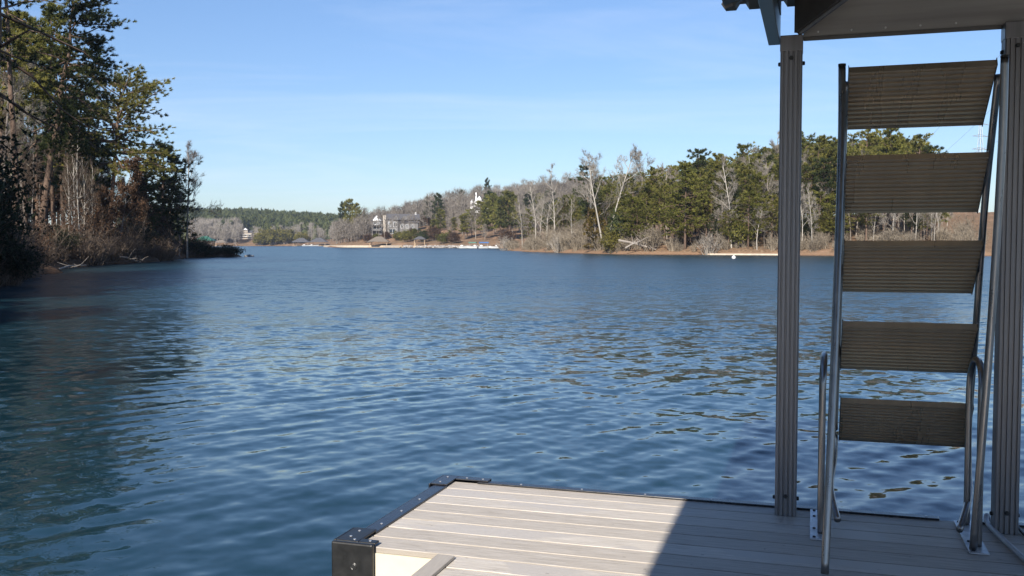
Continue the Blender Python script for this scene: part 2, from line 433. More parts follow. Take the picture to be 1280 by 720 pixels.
# far corner bracket and near corner bumper
def corner(name,boxes,screws,hole=None):
    f=MB()
    for b in boxes: box(f,*b)
    o=link(name,f.mesh(name,M['bumper'] if hole else M['black_trim']),dock)
    for (a,b) in screws:
        s=MB(); bolt(s,(a,b,boxes[0][5]),'z',.007,.003,8); link('screw',s.mesh('screw',M['screw']),o)
    if hole:
        s=MB(); a=np.linspace(0,2*np.pi,15)
        tube(s,[(hole[0]+.015*math.cos(t),hole[1],hole[2]+.015*math.sin(t)) for t in a],.003,6)
        link('grommet',s.mesh('grommet',M['dark_bolt']),o)
        s=MB(); bolt(s,(hole[0],hole[1]+.003,hole[2]),'-y',.013,.006,10); link('bolt',s.mesh('bolt',M['dark_bolt']),o)
    return o
corner('corner_bracket',[(UL-.068,UL+.028,VE-.15,VE+.055,.0125,.020,.003),(UL+.0285,-1.80,VE-.005,VE+.055,.0125,.020,.003),
   (UL-.08,UL-.0685,VE-.16,VE+.066,-.12,.019,.004),(UL-.068,-1.80,VE+.0555,VE+.066,-.12,.019,.004)],
   [(UL-.03,VE-.10),(UL-.03,VE+.02),(-1.94,VE+.025),(-1.84,VE+.025)])
corner('corner_bumper',[(UL-.085,UL+.028,VN-.005,VN+.20,.0125,.023,.004),(UL+.0285,-1.915,VN-.005,VN+.045,.0125,.023,.004),
   (UL-.095,-1.915,VN-.034,VN-.0055,-.30,.022,.008),(UL-.10,UL-.0855,VN-.004,VN+.20,-.30,.022,.006)],
   [(UL-.04,VN+.06),(UL-.04,VN+.15),(UL+.0,VN+.02),(-1.95,VN+.02)],hole=(UL+.02,VN-.0345,-.085))
# posts: fluted aluminium extrusions
def flute(u0,u1,v0,v1,g=.010,nf=4):
    w=u1-u0; P=[]
    def side(p,qx,nx):
        out=[]; L=1.0
        for i in range(nf):
            a=(i+.5)/nf*.86+.07; hw=.045
            for t,dn in ((a-hw,0),(a-hw+.018,g),(a+hw-.018,g),(a+hw,0)): out.append((t,dn))
        return [(p[0]+(qx[0]-p[0])*t-nx[0]*dn, p[1]+(qx[1]-p[1])*t-nx[1]*dn) for t,dn in out]
    c=.006
    P+=[(u0+c,v0)]+side((u0,v0),(u1,v0),(0,-1))+[(u1-c,v0),(u1,v0+c)]+side((u1,v0),(u1,v1),(1,0))+[(u1,v1-c),(u1-c,v1)]
    P+=side((u1,v1),(u0,v1),(0,1))+[(u0+c,v1),(u0,v1-c)]+side((u0,v1),(u0,v0),(-1,0))+[(u0,v0+c)]
    return P
def post(u0,v0,w=.107):
    f=MB(); prism(f,flute(u0,u0+w,v0,v0+w),'z',.001,2.435)
    o=link('post',f.mesh('post',M['alu']),dock)
    for z in (.085,2.315):
        for c,a in (((u0+w*.5,v0-.0005,z+.02),'-y'),((u0-.0005,v0+w*.5,z),'-x'),((u0+w+.0005,v0+w*.5,z),'x')):
            s=MB(); bolt(s,c,a,.011,.012); link('bolt',s.mesh('bolt',M['dark_bolt']),o)
    f=MB(); box(f,u0-.002,u0+w+.002,v0-.002,v0+w+.002,2.37,2.45,.004); link('post_cap',f.mesh('post_cap',M['alu']),o)
post(-.180,5.075); post(.845,5.075)
post(-.180,-3.4); post(3.05,5.075); post(3.05,-3.4)
# roof: header panels, beam, hip rafters, corrugated hip roof
f=MB()
box(f,-.072,3.2,5.165,5.19,2.44,2.79)
for z in np.arange(2.50,2.78,.09): box(f,-.071,.83,5.1635,5.1648,z,z+.006)
box(f,.40,.404,5.1632,5.1648,2.455,2.79)
hp=link('header_panel',f.mesh('header_panel',M['header']),dock)
for u_ in np.arange(.0,.8,.16):
    s_=MB(); bolt(s_,(u_,5.1645,2.475),'-y',.006,.004); link('screw',s_.mesh('screw',M['screw']),hp)
f=MB(); box(f,-.07,.843,5.150,5.1645,2.432,2.452,.003); link('bottom_flange',f.mesh('bottom_flange',M['rafter']),hp)
f=MB(); box(f,-.245,-.185,-3.5,5.21,2.43,2.735,.004); link('eave_beam',f.mesh('eave_beam',M['fascia_beam']),dock)
f=MB(); box(f,-.1845,-.178,-3.29,5.07,2.55,2.80); link('side_panel',f.mesh('side_panel',M['rafter']),dock)
f=MB()
E0,E1,VF,VB,ZE,SL=-.485,3.52,5.46,-3.6,2.685,.33
UR=(E0+E1)/2; RUN=UR-E0
ha=np.array([-.10,5.09,2.46]); hb=np.array([UR,VF-RUN-.02,ZE+RUN*SL-.10])
dirn=hb-ha; side=np.array([.7,.7,0])*.02
vs=[]
for p,top in ((ha,.30),(hb,.12)):
    for sgn in (-1,1):
        vs+= [p+side*sgn, p+side*sgn+np.array([0,0,top])]
f.add(vs,quads=[(0,1,3,2),(4,6,7,5),(0,2,6,4),(1,5,7,3),(0,4,5,1),(2,3,7,6)])
hr=link('hip_rafter',f.mesh('hip_rafter',M['rafter']),dock)
f=MB(); tube(f,[ha+np.array([.01,.0,-.004]),hb+np.array([.01,0,-.004])],.011,6); link('flange_edge',f.mesh('flange_edge',M['alu']),hr)
def slope_sheet(name,eave0,eave1,inward,run0,run1):
    """corrugated sheet from the eave line up towards the ridge; trimmed on the hips"""
    f=MB(); e0=np.array(eave0,float); e1=np.array(eave1,float); L=np.linalg.norm(e1-e0); d=(e1-e0)/L
    inw=np.array(inward,float); rib=.20; xs=[0]
    prof=[(0,0),(.055,0),(.075,.032),(.105,.032),(.125,0)]
    pts=[]
    for k in range(int(L/rib)+1):
        for a,h in prof:
            x=k*rib+a
            if x<L: pts.append((x,h))
    pts.append((L,0))
    top=[];bot=[]
    for x,h in pts:
        run=max(0.01,min(run0(x),run1(x),RUN))
        p=e0+d*x+np.array([0,0,h]); qv=p+inw*run+np.array([0,0,run*SL])
        top.append((p,qv))
    V=[]; Q=[]
    for i,(p,qv) in enumerate(top):
        V+= [p,qv,p-np.array([0,0,.004]),qv-np.array([0,0,.004])]
    for i in range(len(top)-1):
        a=4*i;b=a+4
        Q+= [(a,b,b+1,a+1),(a+2,a+3,b+3,b+2),(a,a+2,b+2,b),(a+1,b+1,b+3,a+3)]
    f.add(V,quads=Q)
    return link(name,f.mesh(name,M['roof']),dock)
Lf=E1-E0; Lv=VF-VB
slope_sheet('roof_sheet',(E0,VF,ZE),(E1,VF,ZE),(0,-1,0),lambda x:x,lambda x:Lf-x)
slope_sheet('roof_sheet',(E0,VF,ZE),(E0,VB,ZE),(1,0,0),lambda x:x,lambda x:99)
slope_sheet('roof_sheet',(E1,VB,ZE),(E1,VF,ZE),(-1,0,0),lambda x:99,lambda x:Lv-x)
f=MB(); tube(f,[(E0,VF,ZE+.03),(UR,VF-RUN,ZE+RUN*SL+.03)],.035,5); tube(f,[(E1,VF,ZE+.03),(UR,VF-RUN,ZE+RUN*SL+.03)],.035,5)
tube(f,[(UR,VF-RUN,ZE+RUN*SL+.03),(UR,VB,ZE+RUN*SL+.03)],.035,5); link('ridge_cap',f.mesh('ridge_cap',M['roof']),dock)

# ------------------------------------------------------------------ flip-up ladder standing raised beside the posts
lad=empty('dock_ladder',(0,0,DECK_Z),-ANG,'raised aluminium swim ladder with five wide ribbed treads standing between the two posts','ladder')
TR=[((4.745,2.20),(5.11,1.97)),((4.90,1.808),(5.196,1.556)),((5.014,1.40),(5.318,1.150)),((5.103,.995),(5.395,.735)),((5.190,.593),(5.434,.342))]
U0,U1=.140,.757
for (a,b) in TR:
    a=np.array(a);b=np.array(b); L=np.linalg.norm(b-a); d=(b-a)/L; nn=np.array([-d[1],d[0]]) 
    if nn[0]>0: nn=-nn                         # normal towards the deck side
    prof=[]; k=12
    def pp(s,h): return tuple(a+d*s+nn*h)
    prof.append(pp(0,-.022)); prof.append(pp(0,.012)); prof.append(pp(.012,.012)); prof.append(pp(.018,0))
    for i in range(k):
        s0=.024+(L-.04)*i/k; w=(L-.04)/k
        if i==k//2: prof+= [pp(s0-.003,0),pp(s0-.002,-.012),pp(s0+.0005,-.012)]
        prof+= [pp(s0+w*.06,-.006),pp(s0+w*.22,-.006),pp(s0+w*.28,.001),pp(s0+w*.60,.003),pp(s0+w*.94,.001),pp(s0+w*.99,0)]
    prof+= [pp(L-.008,0),pp(L,0),pp(L,-.022)]
    f=MB(); prism(f,prof,'x',U0,U1)
    t=link('tread',f.mesh('tread',M['alu_tread']),lad)
    for us in (U0-.004,U1):
        f=MB(); poly=[pp(-.004,-.03),pp(-.004,.010),pp(L+.004,.006),pp(L+.004,-.03)]
        prism(f,poly,'x',us,us+.004)
        link('end_plate',f.mesh('end_plate',M['alu_tube']),t)
def ltube(name,ctrl,r=.0170,n=8,sides=14,parent=lad,m='alu_tube'):
    f=MB(); tube(f,smooth_path(ctrl,n),r,sides,cap=True)
    return link(name,f.mesh(name,M[m],True),parent)
rl=ltube('front_rail',[(.108,4.735,2.225),(.109,4.66,1.83),(.094,4.485,1.15),(.078,4.34,.58),(.058,4.195,.012)])
f=MB(); tube(f,[(.108,4.735,2.222),(.108,4.735,2.232)],[.0178,.0178],14,cap=True); link('end_cap',f.mesh('end_cap',M['cable']),rl)
rl=ltube('front_rail',[(.787,4.735,2.225),(.785,4.745,1.8),(.757,4.745,1.0),(.705,4.74,.012)])
f=MB(); tube(f,[(.787,4.735,2.222),(.787,4.735,2.232)],[.0178,.0178],14,cap=True); link('end_cap',f.mesh('end_cap',M['cable']),rl)
for u,s in ((.778,1),(.125,-1)):
    ltube('rear_rail',[(u,4.82,2.16),(u,5.10,1.62),(u-.004,5.28,.95),(u-.01,5.39,.48),(u-.012,5.36,.27),(u-.03*1,5.20,.14),(u-.10*(s>0)-.0,4.965,.035)],.0165)
for u in (.045,.735):
    ltube('grab_hoop',[(u,4.80,.012),(u,4.80,.3),(u,4.80,.68),(u+.004,4.83,.79),(u+.006,4.92,.845),(u+.006,5.04,.845),(u+.004,5.13,.79),(u,5.16,.68),(u,5.16,.3),(u,5.16,.012)],.0155)
    f=MB(); box(f,u-.050,u+.034,4.70,5.225,.0015,.0095,.002)
    o=link('base_plate',f.mesh('base_plate',M['alu_plate']),lad)
    for v in (4.725,4.87,5.09,5.20):
        s=MB(); bolt(s,(u-.03,v,.0095),'z',.008,.006); link('bolt',s.mesh('bolt',M['dark_bolt']),o)
ltube('brace',[(.765,5.35,.42),(.745,5.22,.20),(.735,5.17,.03)],.012)

f=MB(); tube(f,smooth_path([(.86,5.30,-.05),(.845,5.27,.035),(.835,5.20,.018),(.86,4.95,.014),(.905,4.62,.014),(.98,4.2,.014),(1.2,3.6,.014)],10),.0125,10,cap=True)
o=tag(link('hose',f.mesh('hose',M['hose'],True)),'pale grey hose trailing over the deck boards past the ladder foot','hose'); o.location=(0,0,DECK_Z); o.rotation_euler=(0,0,-ANG)
f=MB(); tube(f,smooth_path([(.965,5.31,-.05),(.965,5.27,.03),(.97,5.12,.012),(1.0,4.9,.010),(1.1,4.5,.010)],10),.007,8,cap=True)
o=tag(link('extension_cable',f.mesh('extension_cable',M['cable'],True)),'thin black cable lying on the deck beside the outer post','cable'); o.location=(0,0,DECK_Z); o.rotation_euler=(0,0,-ANG)

# ------------------------------------------------------------------ trees
def unit(v): return v/(np.linalg.norm(v,axis=-1,keepdims=True)+1e-9)
def blades(mb,C,D,m,L,W,rng,spread=.8,tint=None):
    """m needle/leaf triangles fanning out of each tuft centre"""
    n=len(C)
    if n==0: return
    C=np.repeat(C,m,0); D=np.repeat(D,m,0)
    d=unit(D+rng.normal(0,spread,(n*m,3)))
    s=unit(np.cross(d,rng.normal(0,1,(n*m,3))))
    l=L*rng.uniform(.6,1.25,(n*m,1)); w=W*rng.uniform(.7,1.3,(n*m,1))
    b=C+d*l*-.25
    V=np.stack([b-s*w*.5,b+s*w*.5,C+d*l+s*w*.1],1).reshape(-1,3)
    ti=np.repeat(np.repeat(tint if tint is not None else rng.uniform(0,1,n),m),3)
    mb.add(V,tris=np.arange(n*m*3).reshape(-1,3),tint=ti)
def pine(seed,H,cb=.5,Rc=3.2,nb=46,lean=(0,0),wander=.25,plates=.25,L=.5,W=.13,m=9,per=7,droop=.15,r0=None,shape='round',dead=6,side=None):
    """trunk with limbs, crown of needle tufts"""
    rng=np.random.default_rng(seed); tr=MB(); cr=MB()
    n=14; t=np.linspace(0,1,n)
    wx=np.cumsum(rng.normal(0,wander/n**.5,n)); wy=np.cumsum(rng.normal(0,wander/n**.5,n))
    P=np.stack([lean[0]*t**1.15+wx*t,lean[1]*t**1.15+wy*t,H*t],1); P[0,:2]=0
    r0=r0 or .010*H+.03
    tube(tr,P-np.array([0,0,.25])*(t[:,None]==0),r0*(1-t)**.75+.025,8)
    def tp(s): 
        return np.array([np.interp(s,t,P[:,i]) for i in range(3)])
    for k in range(dead):
        s=rng.uniform(min(.25,cb*.5),cb); p=tp(s); a=rng.uniform(0,6.28); l=rng.uniform(.6,1.8)
        tube(tr,[p,p+np.array([math.cos(a)*l*.6,math.sin(a)*l*.6,rng.uniform(-.1,.3)]),p+np.array([math.cos(a)*l,math.sin(a)*l,rng.uniform(-.4,.5)])],[.035,.02,.008],3)
    CC=[];DD=[];TT=[]
    for k in range(nb):
        u=(k+rng.uniform(0,1))/nb; s=cb+(1-cb)*u*.985
        if shape=='round': pr=math.sin(math.pi*min(1,(.18+.80*u)))**.7
        elif shape=='flat': pr=.55+.45*math.sin(math.pi*min(1,.25+.65*u))
        else: pr=(1-u)**.8+.10
        a=k*2.399+rng.normal(0,.5)
        if side is not None and rng.uniform()<.6: a=side+rng.normal(0,.7)
        l=Rc*pr*rng.uniform(.55,1.15)
        el=-droop*2*(1-u)+.75*u**1.5+rng.normal(0,.12)
        p=tp(s); dh=np.array([math.cos(a),math.sin(a),0])
        q=[p+dh*l*x+np.array([0,0,l*(el*x-droop*.6*x*x+ .10*math.sin(x*3+seed+k))])+np.array([rng.normal(0,.06*l),rng.normal(0,.06*l),0])*x for x in (0,.35,.7,1.)]
        tube(tr,q,[.018*l+.012,.014*l+.01,.009*l+.008,.01],3)
        q=np.array(q); bt=rng.uniform(.15,.85)
        for j in range(per):
            x=rng.uniform(.22,1.0)**.8; bp=np.array([np.interp(x,(0,.35,.7,1.),q[:,i]) for i in range(3)])
            off=rng.normal(0,.20*l*(1.15-.6*x),3); off[2]*=plates
            CC.append(bp+off); DD.append(dh*.8+np.array([off[0],off[1],.55+off[2]])); TT.append(np.clip(bt+rng.normal(0,.18),0,1))
            if rng.uniform()<.35: tube(tr,[bp,bp+off],[.012,.005],3)
    blades(cr,np.array(CC),np.array(DD),m,L,W,rng,.75,np.array(TT))
    return tr,cr
def bare(seed,H,Rc=.38,cb=.3,forks=1,lean=(0,0),nl=11,ns=5,nt=5,nf=3,rt=.012,r0=None,up=.9,haze=None):
    rng=np.random.default_rng(seed); tr=MB(); tw=MB()
    def branch(p,d,l,r,lev):
        k=5 if lev<2 else 4 if lev==2 else 3
        pts=[p]; dd=d
        for i in range(k-1):
            dd=unit(dd+rng.normal(0,.05 if lev==0 else .13+.05*lev,3)+np.array([0,0,.06*lev])); pts.append(pts[-1]+dd*l/(k-1))
        rad=np.linspace(r,max(r*.35,rt*.6),k)
        tube(tr if lev<2 else tw,pts,rad,(7,4,3,3,3)[lev])
        return np.array(pts)
    def rec(p,d,l,r,lev):
        pts=branch(p,d,l,r,lev)
        if lev>=4: return
        cnt=(nl,ns,nt,nf)[lev]
        for i in range(cnt):
            s=(cb if lev==0 else .25)+(1-(cb if lev==0 else .25))*(i+rng.uniform(0,1))/cnt
            x=s*(len(pts)-1); j=min(int(x),len(pts)-2); q=pts[j]+(pts[j+1]-pts[j])*(x-j)
            dl=unit(pts[j+1]-pts[j])
            a=rng.uniform(0,6.28) if lev else i*2.4+rng.normal(0,.4)
            o=unit(np.cross(dl,np.array([math.cos(a),math.sin(a),.3])))
            d2=unit(dl*(up if lev else up*.9)+o*rng.uniform(.6,1.0)+np.array([0,0,.15]))
            L2=(H*Rc*(1-.65*(s-cb)/(1-cb))*rng.uniform(.7,1.15)) if lev==0 else l*rng.uniform(.38,.62)*(1.15-.5*s)
            rec(q,d2,L2,max(rt,r*(.34 if lev==0 else .45)),lev+1)
    r0=r0 or .008*H+.03
    for k in range(forks):
        a=k*math.pi+rng.normal(0,.3); sp_=.16 if forks>1 else 0
        rec(np.array([0.,0,-.2]),unit(np.array([lean[0]/H+sp_*math.cos(a),lean[1]/H+sp_*.5*math.sin(a),1.])),H*(1-.08*k),r0,0)
    if haze:
        v=tw.arrays()[0]; C=v[rng.integers(0,len(v),haze[0])]; ax=C-np.array([lean[0]*.5,lean[1]*.5,0]); ax[:,2]=0
        blades(tw,C,unit(ax)*.5+np.array([0,0,.6]),1,haze[1],haze[2],rng,.5)
    return tr,tw
def shrub(seed,H,Rc,ns=26,leafy=0,rt=.012,L=.16,W=.10,lean=0.):
    rng=np.random.default_rng(seed); st=MB(); lf=MB(); CC=[];TT=[]
    for k in range(ns):
        a=rng.uniform(0,6.28); rr_=Rc*rng.uniform(.1,1); h=H*rng.uniform(.55,1.05)*(1-.35*(rr_/Rc)**2)
        b=np.array([math.cos(a),math.sin(a),0])*rr_*.35
        e=np.array([math.cos(a)*rr_,math.sin(a)*rr_,h])
        mid=(b+e)*.5+np.array([rng.normal(0,.1*Rc),rng.normal(0,.1*Rc),h*.12])
        tube(st,[b-np.array([0,0,.15]),mid,e],[rt*2,rt*1.4,rt*.7],3,tint=rng.uniform(0,1))
        for j in range(7):
            s=rng.uniform(.3,1); p=(mid+(e-mid)*(2*s-1)) if s>.5 else b+(mid-b)*2*s
            d=rng.normal(0,1,3); d[2]=abs(d[2])*.9+.3; d=unit(d)
            q=p+d*H*rng.uniform(.12,.3); tube(st,[p,q],[rt,rt*.5],3,tint=rng.uniform(0,1))
            for _ in range(leafy): CC.append(q+rng.normal(0,.10*H,3)); TT.append(rng.uniform(0,1))
    if leafy:
        CC=np.array(CC); CC[:,2]=np.maximum(CC[:,2],.05)
        blades(lf,CC,np.tile([0,0,.5],(len(CC),1)).astype(float),3,L,W,rng,1.,np.array(TT))
    return st,lf
def leaves_on(arr,seed,n,L,W):
    v=arr.arrays()[0]; rng=np.random.default_rng(seed)
    C=v[rng.integers(0,len(v),n)]+rng.normal(0,.15,(n,3)); mb=MB()
    blades(mb,C,np.tile([0,0,-.4],(n,1)).astype(float),2,L,W,rng,1.)
    return mb

def tree_proto(name,tr,cr,bm,cm,smooth=True):
    return name,tr.mesh('trunk',M[bm],smooth),cr.mesh('crown',M[cm])
def place(proto,x,y,label,cat,group=None,scale=1.,rot=0.,H=None,z=None,name=None,sxy=None):
    nm,mt,mc=proto
    zz=hz(x,y) if z is None else z
    o=empty(name or nm,(x,y,zz-.05),rot,label,cat,group)
    o.scale=((sxy or scale),(sxy or scale),scale)
    if mt: link('trunk',mt,o)
    if mc: link('crown',mc,o)
    return o
def top_h(px,d,yt):                                    # height that reaches picture row yt from ground there
    x,y=at(px,d); return CAM_Z+(305-yt)/F*d-hz(x,y), x, y

random.seed(8); rng=np.random.default_rng(21)
# ---- kinds seen across the water
PINES=[tree_proto('pine_tree',*pine(100+i,17,cb=(.32,.40,.28,.42,.36)[i],Rc=(4.3,3.8,4.5,3.5,4.1)[i],nb=46,plates=.5,L=.48,W=.16,m=16,per=12,droop=.1),'pine_bark',('pine','pine','pine_bright','pine_dark','pine')[i]) for i in range(5)]
PINE_B=tree_proto('pine_tree',*pine(140,17,cb=.28,Rc=4.4,nb=54,plates=.45,L=.48,W=.16,m=17,per=12,droop=.1),'pine_bark','pine_bright')
BARES=[tree_proto('bare_tree',*bare(200+i,15,Rc=(.33,.28,.40,.30)[i],cb=(.35,.3,.25,.4)[i],nl=(13,14,12,12)[i],rt=.016,haze=(2600,.8,.026)),'grey_bark','twig') for i in range(4)]
WHITES=[tree_proto('bare_tree',*bare(220+i,17,Rc=(.34,.28,.36)[i],cb=(.35,.25,.3)[i],nl=(10,14,9)[i],lean=((0,0),(0,0),(-1.8,0))[i],rt=.014,r0=.14,haze=(1900,.8,.020)),'pale_bark','twig') for i in range(3)]
FORK=tree_proto('bare_tree',*bare(231,20,Rc=.30,cb=.45,forks=2,nl=11,rt=.017,r0=.21,lean=(-.2,0),haze=(2600,.9,.020)),'pale_bark','twig')
def put(kind,px,d,yt,label,cat='tree',group=None,base=None,rot=None,name=None,fat=1.):
    while lake_sd(*at(px,d))[0]<2.: d+=1.5
    Hn,x,y=top_h(px,d,yt)
    h0={'P':17,'B':15,'W':17,'F':20,'S':1}.get(base,17)
    s=max(.25,Hn/h0)
    return place(kind,x,y,label,cat,group,s,rng.uniform(0,6.28) if rot is None else rot,name=name,sxy=s*fat)

# ---- wood on the far right shore: landmark trees
put(FORK,755,187,190,'tallest white-barked bare tree, forked in two, rising over the rusty cedar',base='F',rot=0)
put(WHITES[2],742,190,200,'white bare tree leaning beside the tall forked one',base='W',rot=0)
put(WHITES[1],694,222,214,'thin pale bare tree poking highest above the low woods near the point',base='W')
put(WHITES[2],716,190,248,'bare tree with crooked white trunk leaning left over the shoreline brush',base='W',rot=0)
put(WHITES[0],669,228,232,'slim white-trunked bare tree in the brush nearest the wooded point',base='W')
put(WHITES[1],653,255,247,'small pale bare tree at the tip of the wooded point',base='W')
put(WHITES[0],684,215,238,'grey-white bare tree behind the brush just right of the point',base='W')
put(WHITES[1],914,170,205,'tall straight white bare tree standing against the dark pines near the post',base='W',fat=1.25)
put(WHITES[0],946,165,262,'white bare tree leaning at the water edge above the sandy strip',base='W',fat=1.5)
put(WHITES[0],941,186,192,'pale bare tree showing between pine tops near the dock post',base='W')
put(BARES[2],806,215,192,'lone bare crown standing above the pine skyline',base='B')
put(BARES[1],966,215,172,'greyish bare tree on the pine crest beside the dock post',base='B')
put(WHITES[1],1015,160,236,'thin white trunk standing in the gap between dock post and ladder',base='W')
put(WHITES[0],1116,158,246,'first white trunk seen through the ladder, nearest its outer rail',base='W')
put(WHITES[2],1143,160,240,'white trunk seen through the middle of the ladder opening',base='W')
put(WHITES[1],1167,160,250,'pale trunk seen through the ladder beside the orange clearing',base='W')
put(PINE_B,856,172,205,'bright green broad pine, the fullest crown in the wood across the lake',base='P',fat=1.1)
put(PINES[3],735,203,208,'dark pine rising behind the white forked bare tree',base='P')
put(PINES[2],660,262,262,'small bright pine behind the brush at the wooded point',base='P')
put(PINES[3],872,205,188,'dark pointed pine top on the skyline behind the brightest pine',base='P')
put(PINES[1],895,186,196,'green pine beside the straight white bare tree',base='P')
put(PINES[0],812,198,212,'round green pine above the fallen tree',base='P')
put(PINES[4],785,196,220,'olive pine standing over the tangle of fallen branches',base='P')
put(PINES[2],930,192,183,'yellow-green pine on the crest left of the dock post',base='P')
put(PINES[0],1000,190,168,'green pine top seen just right of the dock post',base='P')
put(PINES[4],1030,186,172,'green pine top seen just left of the ladder rail',base='P')
put(PINES[0],1078,190,164,'broad pine top seen under the highest ladder tread',base='P')
put(PINE_B,1110,186,160,'tallest bright pine seen under the highest ladder tread',base='P')
put(PINES[1],1148,184,172,'thin pine top seen near the end of the treeline through the ladder',base='P')
put(PINES[3],1166,182,184,'last dark pine of the treeline, seen through the ladder by the pylon',base='P')
put(PINES[2],1022,172,232,'low bright pine in the gap between post and ladder',base='P')
# ---- the packed wood behind them
PG='pines packed on the slope across the lake'; BG='bare trees among the pines across the lake'
cells=[]
for d in (172,184,198,214,234,258,285):
    for px in np.arange(742,1200,11.5*(172/d)**.5+2):
        cells.append((px+random.uniform(-5,5),d+random.uniform(-6,6)))
k=0
for px,d in cells:
    x,y=at(px,d)
    if lake_sd(x,y)[0]<7: continue
    edge=np.interp(px,[640,740,770,800,850,880,905,950,1000,1060,1110,1150,1172,1190],[262,222,216,214,200,196,190,184,175,172,166,175,196,232])
    yt=edge+random.uniform(2,26)+max(0,(200-d))*.35
    if px>1176 and d<240: continue
    if px<776 and d<204: continue
    proto=random.choice(PINES) if random.random()<.9 else PINE_B
    if px<775 and random.random()<.5: continue
    if random.random()<.09:
        put(random.choice(BARES),px,d,yt+4,'grey bare tree half hidden among the pines across the lake','tree',BG,base='B')
    else:
        put(proto,px,d,yt,'green pine packed into the dense wood across the lake','tree',PG,base='P')
for i in range(34):
    px=random.uniform(640,760); d=random.uniform(205,300)-(px-640)*.35
    x,y=at(px,d)
    if lake_sd(x,y)[0]<5: continue
    yt=np.interp(px,[640,740],[262,230])+random.uniform(0,22)
    if random.random()<.62: put(random.choice(PINES),px,d+4,yt+3,'low olive pine among bare trees behind the wooded point','tree','low pines behind the wooded point',base='P')
    else: put(random.choice(BARES+WHITES[:2]),px,d,yt,'thin bare tree in the grey wood of the point','tree','bare trees on the wooded point',base='B')
for i in range(48):
    px=random.uniform(775,1195); d=random.uniform(163,174)
    x,y=at(px,d)
    if lake_sd(x,y)[0]<3.5: continue
    put(random.choice(BARES+WHITES[:2]),px,d,random.uniform(235,275),'thin bare tree at the foot of the pine wood','tree','bare trees along the foot of the pine wood',base='B')

for i in range(26):
    px=random.uniform(776,1190); d=random.uniform(163,172)
    while lake_sd(*at(px,d))[0]<3: d+=1
    put(random.choice(PINES),px,d,random.uniform(238,272),'young pine with boughs down to the brush at the lake edge of the wood','tree','young pines along the lake edge of the wood',base='P',fat=1.35)
# ---- shoreline brush (a tangle: stuff) and single shrubs
SH=[shrub(300+i,2.6,1.5,26,0,.016) for i in range(4)]
SHA=[s[0].arrays() for s in SH]
br=MB()
def brush_line(px0,px1,n,dfun,hs,depth):
    for i in range(n):
        px=random.uniform(px0,px1); d=dfun(px)+random.uniform(*depth); x,y=at(px,d)
        if lake_sd(x,y)[0]<.1: continue
        s=random.uniform(*hs)*(.7+.35*math.sin(px*.21)+.25*math.sin(px*.063+1)); br.stamp(random.choice(SHA),(x,y,hz(x,y)-.1),(s*random.uniform(.9,1.4),s*random.uniform(.9,1.4),s),random.uniform(0,6.28))
dshore=lambda px: float(np.interp(px,[628,640,660,712,770,861,971,1056,1210,1290],[287,272,234,202,178,170,164,155,154,154]))
brush_line(628,775,250,dshore,(.8,2.1),(.3,26))
brush_line(770,1230,330,dshore,(.5,1.45),(.6,15))
tag(link('undergrowth',br.mesh('undergrowth',M['brush'])),'grey-brown leafless brush lining the shore below the pine wood','undergrowth',kind='stuff')
cst,clf=shrub(320,6,3.2,40,6,.02,.5,.28)
CED=tree_proto('cedar_tree',*pine(325,7,cb=.05,Rc=2.5,nb=40,plates=.7,L=.45,W=.20,m=9,per=12,droop=.0,shape='round',wander=.6,dead=0),'grey_bark','cedar')
def shore_at(px,off,d=150.):
    while lake_sd(*at(px,d))[0]<off: d+=.5
    return at(px,d)
x,y=shore_at(743,1.2); place(CED,x,y,'rusty yellow-green cedar standing under the white forked tree','tree',name='cedar_tree',scale=1.15,sxy=.95)
YG=(None,cst.mesh('stem',M['grey_bark']),clf.mesh('foliage',M['yellowgreen']))
x,y=shore_at(763,.8); place(YG,x,y,'yellow-green leafy bush at the water beside the fallen tree','shrub',name='leafy_shrub',scale=.62,sxy=.7)
GS=(None,cst.mesh('stem',M['grey_bark']),clf.mesh('foliage',M['pine_dark']))
x,y=shore_at(773,3.); place(GS,x,y,'dark green holly bush behind the rusty cedar','shrub',name='leafy_shrub',scale=1.0,sxy=.8)
x,y=at(921,170); place((None,YG[1],clf.mesh('foliage',M['pine'])),x,y,'low green bush at the foot of the straight white tree','shrub',name='leafy_shrub',scale=.75,sxy=.8)
sst,_=shrub(330,3.2,2.4,44,0,.022); SM=sst.mesh('pale_shrub',M['twig'])
for px,d,s,l in ((886,168,1.25,'whitish leafless shrub fanning out beside the start of the sandy strip'),(700,209,1.3,'pale leafless shrub at the shoreline near the wooded point'),(632,286,1.5,'pale round leafless shrub on the very tip of the wooded point')):
    x,y=at(px,d); o=tag(link('bare_shrub',SM),l,'shrub'); o.location=(x,y,hz(x,y)-.1); o.scale=(s,s,s); o.rotation_euler=(0,0,px)
# fallen tree
f=MB()
x0,y0=at(774,177); 
def fallen(f,p,q,r,seed,nbr):
    rg=np.random.default_rng(seed); p=np.array(p,float);q=np.array(q,float)
    tube(f,[p,p*.6+q*.4+np.array([0,0,.15]),q],[r,r*.8,r*.4],7,cap=True)
    for i in range(nbr):
        s=rg.uniform(.35,1); b=p+(q-p)*s; d=rg.normal(0,1,3); d[2]=abs(d[2])*.8; e=b+d*rg.uniform(.5,1.3)
        tube(f,[b,(b+e)/2+rg.normal(0,.1,3),e],[r*.35,r*.25,.015],4)
xa,ya=at(773,176.5); xb,yb=at(820,174); za=hz(xa,ya)
fallen(f,(xa,ya,2.6),(xb,yb,.9),.22,1,16)
tag(link('fallen_tree',f.mesh('fallen_tree',M['log'])),'pale fallen tree slanting down to the water below the pines','fallen tree')
f=MB(); xa,ya=at(782,175); xb,yb=at(800,173.5); fallen(f,(xa,ya,1.2),(xb,yb,2.4),.16,2,10)
